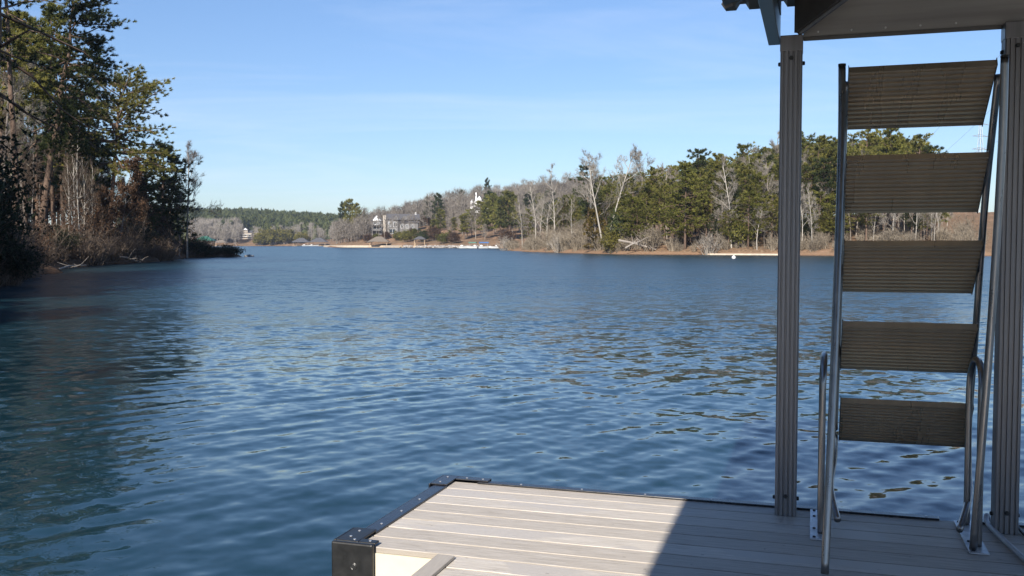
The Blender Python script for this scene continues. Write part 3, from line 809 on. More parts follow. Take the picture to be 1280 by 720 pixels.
tag(link('fallen_tree',f.mesh('fallen_tree',M['log'])),'weathered broken trunk propped across the larger fallen tree','fallen tree')
# sandy strip: a low beach berm
def berm(name,pts,w,h,m,label=None,kind='structure'):
    f=MB(); P=smooth_path([(a,b,0) for a,b in pts],8); n=len(P); T=unit(np.gradient(P,axis=0)); S=np.stack([-T[:,1],T[:,0],np.zeros(n)],1)
    prof=[(-1,-.25),(-.55,.5),(0,.95),(.6,1.),(1,.6),(1.2,-.3)]
    rg=np.random.default_rng(3)
    V=np.concatenate([[P[i]+S[i]*w*a*(1+.25*math.sin(i*1.3))*min(1,(i+1)/4,(n-i)/4)+np.array([0,0,h*b]) for a,b in prof] for i in range(n)])
    k=len(prof); Q=[(i*k+j,i*k+j+1,(i+1)*k+j+1,(i+1)*k+j) for i in range(n-1) for j in range(k-1)]
    f.add(V,quads=Q); return tag(link(name,f.mesh(name,m,True)),label,kind=kind)
berm('sandy_beach',[at(884,167.6),at(905,166.2),at(930,164.8),at(958,163.2),at(985,161)],.45,.28,M['sand'])

# ---- middle hill: bare grey wood (mass) with pines of its own and houses
rng=np.random.default_rng(31); random.seed(31)
def far_bare(seed,H=13,Rc=3.2,n=420):
    rg=np.random.default_rng(seed); a=MB(); b=MB()
    tube(a,[(0,0,-.3),(rg.normal(0,.2),rg.normal(0,.2),H*.5),(rg.normal(0,.4),rg.normal(0,.4),H*.95)],[.17,.11,.03],4)
    z=rg.uniform(.22,.92,n)**.9; an=rg.uniform(0,6.28,n); r_=Rc*np.sqrt(rg.uniform(0,1,n))*np.clip(np.sin(np.pi*(.12+.8*z)),.1,1)
    C=np.stack([r_*np.cos(an),r_*np.sin(an),z*H],1); D=unit(C*np.array([1,1,0]))*.4+np.array([0,0,.8])
    blades(b,C,D,1,1.7,.12,rg,.4)
    for k in range(9):
        j=rg.integers(0,n); tube(a,[(0,0,C[j][2]*.6),C[j]*np.array([.5,.5,.85]),C[j]],[.08,.06,.03],3)
    return a.arrays(),b.arrays()
LBA=[far_bare(400+i) for i in range(6)]
wd=MB(); tk=MB()
def skyline(px): return np.interp(px,[405,430,460,490,520,550,580,600,640,680,720,760],[292,276,262,256,246,238,231,229,227,224,222,222])
n_=0
while n_<1050:
    px=random.uniform(408,760); d=random.uniform(455,760)
    x,y=at(px,d); s=lake_sd(x,y)[0]
    if s<14: continue
    if 452<px<536 and d<592: continue        # clearing round the grey house
    if 583<px<618 and 535<d<612: continue
    if px>536 and d<575 and random.random()<.85: continue
    g=hz(x,y); hh=random.choice((8,10,11,12,13,14,15,17,20))*random.uniform(.93,1.07)
    pk=305-(g+hh-CAM_Z)/d*F
    if pk<skyline(px)-random.choice((-2,0,1,2,3,5,8)): continue
    sc_=hh/13
    a,b=random.choice(LBA); ro=random.uniform(0,6.28); tt=random.uniform(-.45,.45); wd.stamp(a,(x,y,g-.1),sc_,ro,.4); wd.stamp(b,(x,y,g-.1),(sc_*random.uniform(.8,1.2),)*2+(sc_,),ro,tt); n_+=1
tag(link('bare_woods',wd.mesh('bare_woods',M['twig'])),'grey-pink leafless wood covering the hill behind the houses','woods',kind='stuff')
MP=[tree_proto('pine_tree',*pine(150+i,16,cb=.32,Rc=3.4,nb=36,plates=.5,L=1.0,W=.5,m=7,per=9,droop=.1),'pine_bark',('pine','pine_bright','pine_dark')[i]) for i in range(3)]
def putm(i,px,d,yt,label,group=None,fat=1.):
    Hn,x,y=top_h(px,d,yt); s=max(.3,Hn/16)
    return place(MP[i],x,y,label,'tree',group,s,random.uniform(0,6.28),sxy=s*fat)
for px,d,yt,i,l,fat in ((437,572,250,0,'tallest pine of the clump at the bend beside the grey house',.8),(428,575,254,2,'dark pine at the outer end of the clump by the lake bend',.7),(446,570,255,0,'green pine in the clump nearest the grey house',.7),
   (455,566,264,1,'small bright pine against the wall end of the grey house',.6),(548,560,243,2,'dark pine alone on the slope between the two hill houses',.8),(534,585,247,2,'narrow dark pine above the end of the grey roof',.6),
   (577,590,239,2,'dark pine close beside the white hill house',.7),(609,690,224,2,'single pine standing proud of the bare hilltop skyline',.55),(551,520,262,0,'olive pine at the end of the grey house garden',1.),
   (590,490,262,1,'bright green pine below the white hill house',1.2),(543,505,275,1,'broad low green pine beside the grey house slope',1.3),(607,470,258,1,'bright green pine over the blue boat cover',1.2),(625,455,248,1,'tall green pine at the head of the boat cove',1.1),
   (580,480,268,0,'green pine over the row of white boats',1.2),(562,485,288,0,'low green pine by the rocky shore',1.2),(519,505,286,1,'squat green bush-like pine under the grey house end',1.3),(635,450,240,0,'green pine behind the point, above the cove',1.1),(568,520,272,0,'mid green pine on the slope above the rocky shore',1.1),(600,515,252,0,'green pine just under the white hill house',1.1)):
    putm(i,px,d,yt,l,None,fat)
for i in range(24):
    px=random.uniform(612,735); d=random.uniform(430,560); x,y=at(px,d)
    if lake_sd(x,y)[0]<8: continue
    putm(random.choice((0,1,1,2)),px,d,random.uniform(238,268),'green pine on the slope between the cove and the wooded point','pines above the boat cove',1.1)
# leafy rust undergrowth near the houses
for px,d,s,l in ((541,500,1.3,'rusty bush on the bank right of the grey house'),(538,590,1.6,'orange-brown leafy tree above the grey house roof'),(632,440,1.2,'rusty bush beside the blue boat cover'),(566,462,1.0,'rusty yellow bush on the rocky shore')):
    x,y=at(px,d); place((None,YG[1],clf.mesh('foliage',M['rust_leaf'])),x,y,l,'shrub',name='leafy_shrub',scale=s*.8,sxy=s)

for px,d,s,m_,l in ((461,540,.9,'rust_leaf','rusty bush between the seawall and the porch end of the grey house'),(470,548,.7,'pine','olive bush just under the porch of the grey house'),(483,546,.8,'rust_leaf','brown bush below the stone chimney of the grey house'),
   (497,535,1.0,'pine','olive bush in the middle of the bank below the grey house'),(508,520,1.2,'pine','large olive bush above the short pier'),(528,500,1.2,'pine_dark','dark bush behind the small gazebo'),(515,548,.8,'rust_leaf','rust bush touching the far wall of the grey house'),(556,470,1.0,'pine','green bush hanging over the boulders')):
    x,y=at(px,d); place((None,YG[1],clf.mesh('foliage',M[m_])),x,y,l,'shrub',None,s*.75,px,name='leafy_shrub',sxy=s)
for i,(px,d,yt,l) in enumerate(((466,545,268,'thin bare tree in front of the grey house porch'),(487,545,274,'thin bare tree before the dormers of the grey house'),(512,540,270,'bare tree at the far corner of the grey house'),(455,555,262,'bare tree beside the white-gabled wing'))):
    Hn,x,y=top_h(px,d,yt); place(BARES[i],x,y,l,'tree',None,Hn/15,i,sxy=Hn/15*.8)
for i,(px,d,yt,l) in enumerate(((474,540,266,'tall thin bare tree before the stone chimney'),(480,538,272,'slender bare tree between chimney and dormers of the grey house'),(494,541,270,'bare tree before the middle windows of the grey house'),(502,538,272,'bare tree before the long roof of the grey house'),(519,543,264,'tall bare tree just past the end of the grey house'))):
    Hn,x,y=top_h(px,d,yt); place(BARES[i%4],x,y,l,'tree',None,Hn/15,i*1.3,sxy=Hn/15*.9)
# houses -------------------------------------------------------------
def gable(f,x0,x1,y0,y1,z0,z1,axis='x',tint=.5):
    """roof prism, ridge along axis, over the rectangle, eaves z0, ridge z1"""
    if axis=='x': prof=[(y0,z0),(y1,z0),((y0+y1)/2,z1)]; prism(f,prof,'x',x0,x1)
    else: prof=[(x0,z0),(x1,z0),((x0+x1)/2,z1)]; prism(f,prof,'y',y0,y1)
def part(name,m,par,fn):
    f=MB(); fn(f); return link(name,f.mesh(name,M[m]),par)
def windows(par,spots,trim='white'):
    for x0,x1,y,z0,z1 in spots:
        w=part('window','glass',par,lambda f: box(f,x0,x1,y-.06,y-.02,z0,z1))
        def fr(f):
            t=.16
            box(f,x0-t,x1+t,y-.10,y-.005,z1+.002,z1+t); box(f,x0-t,x1+t,y-.10,y-.005,z0-t,z0-.002)
            box(f,x0-t,x0-.002,y-.10,y-.005,z0,z1); box(f,x1+.002,x1+t,y-.10,y-.005,z0,z1)
            box(f,(x0+x1)/2-.06,(x0+x1)/2+.06,y-.09,y-.062,z0,z1)
        part('frame',trim,w,fr)
x,y=at(491,566); g=hz(x,y)-1
hs=empty('house',(x,y,g),R(5),'large grey-brown lakeside house with gables, stone chimney and porch on the slope','house')
part('wall','grey_wall',hs,lambda f:(box(f,-12,-6,-4,6,0,8.2),box(f,-3.2,3.5,-3,6,0,9),box(f,3.55,15,-1.5,6,1,7.4),box(f,-5.95,-3.25,-2.5,6,0,8)))
part('roof','house_roof',hs,lambda f:(gable(f,-12.7,-5.3,-4.6,6.6,8.25,12.4,'y'),gable(f,-3.6,16,-3.6,6.8,9.05,12.6,'x'),gable(f,3.6,15.6,-2.4,-1.6,7.45,8.6,'x')))
part('gable_wall','white',hs,lambda f:prism(f,[(-11.6,8.3),(-6.4,8.3),(-9,11.6)],'y',-4.75,-4.62))
for cx in (2.2,7.2):
    part('dormer','grey_wall',hs,lambda f:prism(f,[(cx-1.5,9.0),(cx+1.5,9.0),(cx+1.3,10.2),(cx+.7,11.0),(cx,11.3),(cx-.7,11.0),(cx-1.3,10.2)],'y',-3.9,.5))
part('chimney','stone',hs,lambda f:box(f,-5.4,-3.6,-4.2,-2.6,0,11.5))
part('chimney','white',hs,lambda f:box(f,13.0,13.9,1,2,9.5,13.6))
part('porch','grey_wall',hs,lambda f:[box(f,a,a+.3,-6.4,-6.1,0,5.6) for a in (-12,-9.2,-6.4)]+[box(f,-12.2,-5.8,-6.5,-4.1,5.62,6.0),box(f,-12.2,-5.8,-6.5,-4.1,2.5,2.8),box(f,-12.2,-5.8,-6.5,-6.4,2.85,3.7)])
windows(hs,[(-10.6,-9.4,-4,6.3,7.8),(-8.6,-7.4,-4,6.3,7.8),(-10.8,-7.2,-4,3.2,5.2),(-2.2,-1,-3,5,7.6),(.8,2.4,-3,5,7.6),(5,6.4,-1.5,4.2,6.4),(8,9.4,-1.5,4.2,6.4),(11,12.4,-1.5,4.2,6.4),(-2,2,-3,1.2,3.6)])
x,y=at(599,570); g=hz(x,y); zt=CAM_Z+(305-256)/F*570
h2=empty('house',(x,y,max(g,zt)-1.8),R(-4),'white gabled house high on the bare hillside','house')
bs=MB(); 
part('wall','white',h2,lambda f:(box(f,-2.4,3.4,-3,5,-4,5.2),box(f,-6.4,-2.45,-1,5,-4,4.2),box(f,3.45,8,0,5,-4,4.6)))
part('roof','house_roof',h2,lambda f:(gable(f,-2.9,3.9,-3.5,5.4,5.25,9.0,'y'),gable(f,-6.9,-2.5,-1.5,5.4,4.25,7.2,'y'),gable(f,3.5,8.5,-.5,5.5,4.65,6.8,'x')))
part('gable_wall','white',h2,lambda f:(prism(f,[(-2.2,5.3),(3.2,5.3),(.5,8.4)],'y',-3.65,-3.52),prism(f,[(-6.3,4.3),(-2.9,4.3),(-4.6,6.7)],'y',-1.65,-1.52)))
part('chimney','white',h2,lambda f:box(f,-2.4,-1.4,-3.6,-2.6,4,11))
windows(h2,[(-1.2,.2,-3,2,4.4),(1,2.4,-3,2,4.4),(-5.4,-3.6,-1,1.4,3.4),(4.4,6,0,2,4)],'grey_wall')
h2.scale=(.8,.8,.8)
for i,(px,d,yt,l) in enumerate(((592,552,243,'thin bare tree before the small gable of the white hill house'),(601,548,246,'bare tree before the big gable of the white hill house'),(607,552,244,'bare tree at the far end of the white hill house'))):
    Hn,xx,yy=top_h(px,d,yt); place(BARES[i],xx,yy,l,'tree',None,Hn/15,i,sxy=Hn/15*.8)
x,y=at(308,965); g=hz(x,y)
h3=empty('house',(x,y,g),R(8),'cream house with stacked balconies among grey trees on the farthest shore','house'); h3.scale=(.75,.75,.75)
part('wall','beige_wall',h3,lambda f:(box(f,-8,8,-4,6,0,8.5),box(f,-3,3,-5,5,8.5,12)))
part('roof','house_roof',h3,lambda f:(gable(f,-9,9,-5,7,8.55,11.4,'x'),gable(f,-4,4,-6,6,12.05,15.2,'y')))
part('gable_wall','white',h3,lambda f:prism(f,[(-3,12.1),(3,12.1),(0,14.6)],'y',-6.3,-6.02))
part('balcony','white',h3,lambda f:(box(f,-8,8,-6,-4.05,3,3.4),box(f,-8,8,-6,-4.05,6,6.4)))
windows(h3,[(-6,-4,-4,3.8,5.6),(-1,1,-4,3.8,5.6),(4,6,-4,3.8,5.6),(-6,-4,-4,.6,2.6),(3,5,-4,.6,2.6)])

# lakeside shelters, boats, rocks -----------------------------------
def shelter(px,d,w,h,roofm,label,cat='boathouse',name='boathouse'):
    x,y=at(px,d); z=max(.25,hz(x,y)); o=empty(name,(x,y,z-.1),0,label,cat)
    part('platform','wood',o,lambda f:box(f,-w/2-.3,w/2+.3,-w*.4,w*.4,-.6,.15))
    for sx in (-1,1):
        for sy in (-1,1): part('post','wood',o,lambda f:box(f,sx*w*.46-.12,sx*w*.46+.12,sy*w*.34-.12,sy*w*.34+.12,.152,h))
    def rf(f):
        b=[(-w*.58,-w*.46,h),(w*.58,-w*.46,h),(w*.58,w*.46,h),(-w*.58,w*.46,h)]; t=[(-w*.15,0,h+w*.28),(w*.15,0,h+w*.28)]
        f.add(b+t,quads=[(0,1,5,4),(2,3,4,5),(3,2,1,0)],tris=[(1,2,5),(3,0,4)])
    part('roof',roofm,o,rf)
    return o
shelter(474,523,10,3.0,'tan_roof','open boathouse with tan posts on the pale seawall under the grey house')
shelter(525,478,5.5,3.2,'house_roof','small dark-roofed gazebo on the rocky shore','gazebo','gazebo')
shelter(257,300,5.0,2.8,'green_roof','green-roofed boathouse seen past the dark brush of the near bank')
shelter(277,910,10,3,'tan_roof','brown boathouse among grey trees on the farthest shore')
shelter(377,895,14,3.4,'house_roof','wide dark-roofed boathouse near the seawall end on the farthest shore')
shelter(399,890,14,3.6,'house_roof','dark-roofed boathouse closest to the pale seawall on the farthest shore')
def boat(px,d,L,label,cover=None,rot=0.):
    x,y=at(px,d); o=empty('boat',(x,y,.05),rot,label,'boat')
    def hull(f):
        st=[(-.5,.16,.0),(-.2,.19,0),(.15,.18,.02),(.36,.10,.06),(.5,.01,.12)]
        V=[];
        for s,w,r in st: V+= [(s*L,-w*L,.75+r*L*.5),(s*L,-w*L*.75,-.1+r*2),(s*L,w*L*.75,-.1+r*2),(s*L,w*L,.75+r*L*.5)]
        Q=[]
        for i in range(4):
            a=4*i
            Q+= [(a,a+4,a+5,a+1),(a+1,a+5,a+6,a+2),(a+2,a+6,a+7,a+3),(a+3,a+7,a+4,a)]
        f.add(V,quads=Q,polys=[[0,1,2,3]])
    part('hull','boat_hull',o,hull)
    part('windshield','glass',o,lambda f:f.add([(.02*L,-.14*L,1.0),(.02*L,.14*L,1.0),(-.06*L,.11*L,1.7),(-.06*L,-.11*L,1.7),(.0,-.14*L,1.0),(0,.14*L,1.0),(-.08*L,.11*L,1.68),(-.08*L,-.11*L,1.68)],quads=[(0,1,2,3),(7,6,5,4),(0,3,7,4),(1,5,6,2),(3,2,6,7)]))
    if cover:
        part('canopy',cover,o,lambda f:box(f,-.45*L,.3*L,-.19*L,.19*L,2.2,2.75,.12))
        for sx in (-.42,.2):
            for sy in (-.15,.15): part('canopy_pole','steel',o,lambda f:tube(f,[(sx*L,sy*L,.7),(sx*L,sy*L,2.19)],.05,5))
    part('seat','white',o,lambda f:box(f,-.36*L,-.2*L,-.12*L,.12*L,.9,1.4,.08))
    return o
boat(581,432,5.2,'white motorboat moored first in the row at the cove',None,R(8))
boat(590,431,4.8,'white boat under a dull green canopy at the cove','green_roof',R(170))
boat(606,429,5.6,'boat with bright blue canopy at the cove mouth','blue_cover',R(10))
boat(617,428,4.2,'small white boat nearest the wooded point',None,R(190))
boat(384,880,9,'white boat beside the dark boathouse on the farthest shore',None,R(5))
boat(393,880,8,'second white boat, closest to the seawall, on the farthest shore',None,R(5))
def pier(x0,x1,d,label):
    (a,_),(b,_)=at(x0,d),at(x1,d); o=empty('pier',((a+b)/2,d,0),0,label,'pier'); w=(b-a)/2
    part('planking','wood',o,lambda f:box(f,-w,w,-1,1,.5,.68))
    for k in np.linspace(-w+.3,w-.3,5): part('piling','wood',o,lambda f:tube(f,[(k,-.8,-1.5),(k,-.8,1.4)],.16,6,cap=True))
pier(574,622,434,'low wooden pier behind the row of moored boats')
pier(371,402,889,'long wooden pier on the farthest shore by the dark boathouses')
pier(499,512,489,'short wooden pier at the end of the pale seawall')
# rocks: riprap is a mass; seawall strip
rk=MB(); rg=np.random.default_rng(9)
bm=bmesh.new(); bmesh.ops.create_icosphere(bm,subdivisions=1,radius=1.); rv=np.array([tuple(v.co) for v in bm.verts]); bm.verts.index_update(); rt_=np.array([[v.index for v in f.verts] for f in bm.faces]); bm.free()
for i in range(330):
    t=rg.uniform(0,1); px=502+t*100; d=np.interp(px,[500,515,548,580,602],[489,479,455,440,437])-.5+rg.uniform(0,3.5); x,y=at(px,d)
    v=rv*rg.uniform(.75,1.25,rv.shape)*rg.uniform(.35,.8)*np.array([1.3,1,.8]); rk.stamp((v,rt_,np.zeros((0,4),int),np.full(len(v),.5)),(x,y,rg.uniform(.05,.9)),1.,rg.uniform(0,6))
tag(link('riprap',rk.mesh('riprap',M['rock'])),'grey boulders heaped along the cove shore','rocks',kind='stuff')
f=MB(); P=smooth_path([(*at(405,585),0),(*at(412,566),0),(*at(429,541),0),(*at(455,530),0),(*at(478,521),0),(*at(502,489),0)],8)
n=len(P); T=unit(np.gradient(P,axis=0)); S=np.stack([-T[:,1],T[:,0],np.zeros(n)],1)
V=np.concatenate([[P[i]-S[i]*0+np.array([0,-.6,-.5]),P[i]+np.array([0,-.5,1.15]),P[i]+np.array([0,1.6,1.2]),P[i]+np.array([0,1.8,-.5])] for i in range(n)])
f.add(V,quads=[(i*4+j,i*4+(j+1)%4,(i+1)*4+(j+1)%4,(i+1)*4+j) for i in range(n-1) for j in range(4)],polys=[[0,1,2,3],[4*n-1,4*n-2,4*n-3,4*n-4]])
tag(link('seawall',f.mesh('seawall',M['sand'])),'pale low seawall along the shore in front of the grey house','seawall')

# ---- farthest shore and hill ----------------------------------------
rng=np.random.default_rng(41); random.seed(41)
def cone_tree(seed,H,Rc,nt=46):
    rg=np.random.default_rng(seed); mb=MB()
    z=rg.uniform(.25,1,nt); a=rg.uniform(0,6.28,nt); r_=Rc*np.sqrt(rg.uniform(0,1,nt))*np.clip(np.sin(np.pi*(.15+.83*z)),.1,1)
    C=np.stack([r_*np.cos(a),r_*np.sin(a),z*H],1); D=unit(C*np.array([1,1,0])+np.array([0,0,.8]))
    blades(mb,C,D,1,H*.16,H*.13,rg,.6); tube(mb,[(0,0,0),(0,0,H*.7)],[.22,.1],4)
    return mb.arrays()
CT=[cone_tree(i,1.,.24) for i in range(6)]
fw=MB(); n_=0
while n_<3000:
    px=random.uniform(150,432); d=random.uniform(925,1620); x,y=at(px,d)
    s=lake_sd(x,y)[0]
    if s<8 or (d<1010 and random.random()<.75): continue
    if abs(px-308)<15 and d<1000: continue
    g=hz(x,y); h_=random.uniform(13,20); lim=np.interp(px,[150,240,300,340,380,432],[250,257,260,264,266,270])
    if 305-(g+h_-CAM_Z)/d*F < lim-random.uniform(0,2): continue
    fw.stamp(random.choice(CT),(x,y,g-.3),h_,random.uniform(0,6.28),random.uniform(-.35,.35)); n_+=1
tag(link('pine_forest',fw.mesh('pine_forest',M['far_pine'])),'dense green pine forest covering the farthest hill','forest',kind='stuff')
fb=MB(); n_=0
while n_<190:
    px=random.choice((random.uniform(238,302),random.uniform(238,302),random.uniform(316,428))); d=random.uniform(918,985); x,y=at(px,d); s=lake_sd(x,y)[0]
    if s<5: continue
    g=hz(x,y); h_=random.uniform(14,22) if px<302 else random.uniform(10,17); a,b=random.choice(LBA); ro=random.uniform(0,6.28)
    fb.stamp(a,(x,y,g-.2),h_/13,ro); fb.stamp(b,(x,y,g-.2),h_/13*1.0,ro); n_+=1
tag(link('bare_woods',fb.mesh('bare_woods',M['twig'])),'pale grey leafless trees massed along the farthest shore','woods',kind='stuff')
fb=MB(); n_=0
while n_<60:
    px=random.uniform(405,458); d=random.uniform(545,620); x,y=at(px,d); s=lake_sd(x,y)[0]
    if s<4: n_+=.2; continue
    g=hz(x,y); h_=random.uniform(10,16); a,b=random.choice(LBA); ro=random.uniform(0,6.28)
    fb.stamp(a,(x,y,g-.2),h_/13,ro); fb.stamp(b,(x,y,g-.2),h_/13,ro); n_+=1
tag(link('bare_woods',fb.mesh('bare_woods',M['twig'])),'pinkish leafless trees behind the outer end of the seawall','woods',kind='stuff')
wst,wlf=shrub(350,6,5,30,6,.05,1.0,.6)
WM=(None,wst.mesh('stem',M['grey_bark']),wlf.mesh('foliage',M['yellowgreen']))
for i,(px,s) in enumerate(((326,1.5),(333,1.8),(341,1.9),(349,1.7),(357,1.8),(365,1.6),(374,1.2),(381,1.3))):
    x,y=at(px,912); x,y=at(px,915+ (8 if i%2 else 0)); place(WM,x,y,'yellow-green willow bush in the row on the farthest shore','shrub','yellow willows on the farthest shore',scale=s,sxy=s,rot=i,name='willow_shrub')

# ---- pylon and wires on the cleared corridor -------------------------
x,y=at(1222,430); g=hz(x,y); Hp=CAM_Z+(305-150)/F*430-g
py=empty('transmission_tower',(x,y,g),R(20),'grey steel lattice pylon beyond the treeline, seen through the ladder','pylon')
f=MB(); 
def wd_(z): return 4.5*(1-z/Hp)**1.2+.7
zs=np.linspace(0,Hp,13)
for i in range(12):
    a,b=wd_(zs[i]),wd_(zs[i+1])
    for s,t in ((1,1),(1,-1),(-1,-1),(-1,1)):
        tube(f,[(s*a/2,t*a/2,zs[i]),(s*b/2,t*b/2,zs[i+1])],.11,4)
    cs=[(1,1),(1,-1),(-1,-1),(-1,1)]
    for k in range(4):
        p,q_=cs[k],cs[(k+1)%4]
        tube(f,[(p[0]*a/2,p[1]*a/2,zs[i]),(q_[0]*b/2,q_[1]*b/2,zs[i+1])],.06,3); tube(f,[(q_[0]*a/2,q_[1]*a/2,zs[i]),(p[0]*b/2,p[1]*b/2,zs[i+1])],.06,3)
link('lattice',f.mesh('lattice',M['steel']),py)
for z in (.72,.84,.95):
    part('cross_arm','steel',py,lambda f:(tube(f,[(-4.5,0,Hp*z),(0,.3,Hp*z+.9),(4.5,0,Hp*z)],.10,4),tube(f,[(-4.5,0,Hp*z),(4.5,0,Hp*z)],.10,4)))
for (pa,ya,da),(pb,yb,db),l in (((1150,215,520),(1330,40,230),'lowest power line crossing the sky behind the ladder'),((1120,215,520),(1300,0,210),'uppermost power line crossing the sky behind the ladder'),((1205,195,420),(1330,120,250),'short power line beside the lattice pylon')):
    A=np.array([*at(pa,da),CAM_Z+(305-ya)/F*da]);B=np.array([*at(pb,db),CAM_Z+(305-yb)/F*db])
    P=np.array([A+(B-A)*t-np.array([0,0,4*1.6*t*(1-t)]) for t in np.linspace(0,1,16)])
    f=MB(); tube(f,P,.035,5); tag(link('power_line',f.mesh('power_line',M['wire'])),l,'power line')

# ---- buoy -----------------------------------------------------------
x,y=at(917,126); b=empty('buoy',(x,y,0),0,'small round white buoy floating off the sandy strip','buoy')
f=MB(); a=np.linspace(-math.pi/2,math.pi/2,11); tube(f,[(0,0,.12+.26*math.sin(t)) for t in a],[max(.005,.26*math.cos(t)) for t in a],14)
link('float_ball',f.mesh('float_ball',M['white'],True),b)
f=MB(); tube(f,[(0,0,.36),(0,0,.44)],.05,8,cap=True); link('cap',f.mesh('cap',M['white']),b)

# ------------------------------------------------------------------ near bank on the left
rng=np.random.default_rng(51); random.seed(51)
def single(px,d,tr,cr,bm,cm,label,cat='tree',name='pine_tree',rot=0,scale=1.):
    x,y=at(px,d); return place(tree_proto(name,tr,cr,bm,cm),x,y,label,cat,None,scale,rot)
# leaning Virginia pine
Hn=CAM_Z+(305+12)/F*80-hz(*at(50,80))
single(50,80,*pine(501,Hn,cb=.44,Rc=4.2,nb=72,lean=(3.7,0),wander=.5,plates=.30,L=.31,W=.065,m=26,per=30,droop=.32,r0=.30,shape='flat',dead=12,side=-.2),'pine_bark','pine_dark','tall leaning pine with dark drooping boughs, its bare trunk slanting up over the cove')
Hn=CAM_Z+(305-112)/F*100-hz(*at(133,100))
single(133,100,*pine(502,Hn,cb=.52,Rc=6.0,nb=74,lean=(2.8,0),wander=.4,plates=.24,L=.34,W=.075,m=26,per=30,droop=.10,r0=.28,shape='flat',dead=10),'pine_bark','pine','flat-topped spreading pine, next toward open water from the leaning pine')
Hn,x,y=top_h(207,121,184)
single(205,121,*pine(503,Hn,cb=.16,Rc=3.9,nb=66,lean=(.3,0),plates=.5,L=.38,W=.095,m=24,per=24,droop=.05,r0=.2,shape='round',dead=4),'pine_bark','pine_dark','dense dark pine standing alone above the point of the near bank')
Hn,x,y=top_h(20,49,-70)
single(-14,49,*pine(504,Hn,cb=.50,Rc=4.8,nb=30,lean=(1.3,0),wander=.4,plates=.35,L=.26,W=.07,m=13,per=13,droop=.22,r0=.22,dead=10,shape='flat'),'pine_bark','pine_dark','thin pine at the picture corner with long bare boughs reaching over the shore')
for i,(px,d,yt,l) in enumerate(((33,96,18,'slim light green pine, first of three sunlit ones behind the leaning pine'),(68,99,8,'light green pine directly behind the leaning trunk'),(48,108,36,'light green pine set farthest back between the two taller sunlit ones'))):
    Hn,x,y=top_h(px,d,yt)
    single(px,d,*pine(510+i,Hn,cb=.52,Rc=3.0,nb=46,wander=.4,plates=.5,L=.38,W=.095,m=22,per=22,droop=.05,r0=.2,dead=14),'pine_bark','pine_bright',l)
Hn,x,y=top_h(22,70,-115)
single(22,70,*pine(530,Hn,cb=.55,Rc=3.6,nb=44,wander=.4,plates=.45,L=.32,W=.075,m=22,per=24,droop=.08,r0=.24,dead=10),'pine_bark','pine','tallest green pine on the near bank, its crown cut by the top of the view')
for i,(px,d,yt,cb_,l) in enumerate(((5,88,40,.5,'straight pine trunk rising behind the picture-edge bare tree'),(80,104,60,.5,'straight slender pine between the leaning pine and the birch-like stems'),(100,98,120,.4,'short full pine under the boughs of the leaning pine'),(215,128,222,.15,'small dark pine at the foot of the lone pine on the point'))):
    Hn,x,y=top_h(px,d,yt)
    single(px,d,*pine(540+i,Hn,cb=cb_,Rc=3.2,nb=46,wander=.3,plates=.45,L=.38,W=.10,m=18,per=20,droop=.12,r0=.17,dead=10),'pine_bark',('pine','pine_bright','pine_dark','pine_dark')[i],l)
for i,(px,d,yt,l) in enumerate(((88,112,150,'dark pine low behind the leaning trunk'),(112,106,170,'dark pine between the leaning pine and the flat-topped pine'),(178,112,232,'small dark pine below the boughs of the flat-topped pine'))):
    Hn,x,y=top_h(px,d,yt)
    single(px,d,*pine(520+i,Hn,cb=.35,Rc=2.8,nb=40,wander=.3,plates=.5,L=.40,W=.11,m=20,per=20,droop=.1,r0=.16),'pine_bark','pine_dark',l)
LBARE=[tree_proto('bare_tree',*bare(600+i,14,Rc=(.34,.42,.30,.38)[i],cb=(.25,.3,.3,.2)[i],nl=(12,10,13,11)[i],ns=6,nt=5,nf=4,rt=.009,r0=.13,haze=(4200,.5,.014)),('grey_bark','grey_bark','pale_bark','grey_bark')[i],('twig_shaded','twig','twig_shaded','twig_shaded')[i]) for i in range(4)]
def putl(i,px,d,yt,label,group=None,fat=1.,rot=None):
    Hn,x,y=top_h(px,d,yt); s=max(.2,Hn/14)
    return place(LBARE[i],x,y,label,'tree',group,s,random.uniform(0,6.28) if rot is None else rot,sxy=s*fat)
putl(1,8,74,82,'big pale-twigged bare tree at the edge of the picture',None,1.0)
putl(0,-12,66,110,'bare tree leaning in from beyond the picture edge above the dark bush',None,1.0)
putl(3,234,127,192,'spindly bare tree at the outer tip of the near bank, against the sky',None,1.1)
putl(1,224,124,222,'short bare tree just behind the spindly one at the tip',None,1.2)
for px,d,yt,l in ((86,86,200,'slim white birch-like trunk, leftmost of the pale stems on the near bank'),(94,88,178,'thin white stem second from the end of the pale group'),(101,87,165,'tallest white stem on the near bank'),(105,90,192,'thin white stem just right of the tallest pale one'),(118,93,208,'short white stem toward the flat-topped pine')):
    putl(2,px,d,yt,l,None,.55)
for i in range(64):
    px=random.uniform(-20,215); d=random.uniform(84,118)+max(0,px-120)*.08
    x,y=at(px,d)
    if lake_sd(x,y)[0]<5: continue
    yt=np.interp(px,[-20,60,140,205],[105,150,185,245])+random.uniform(0,50)
    putl(random.choice((0,1,3)),px,d,yt,'grey bare tree in the tangle on the near bank','bare trees tangled on the near bank',.8)
lw=MB(); n_=0
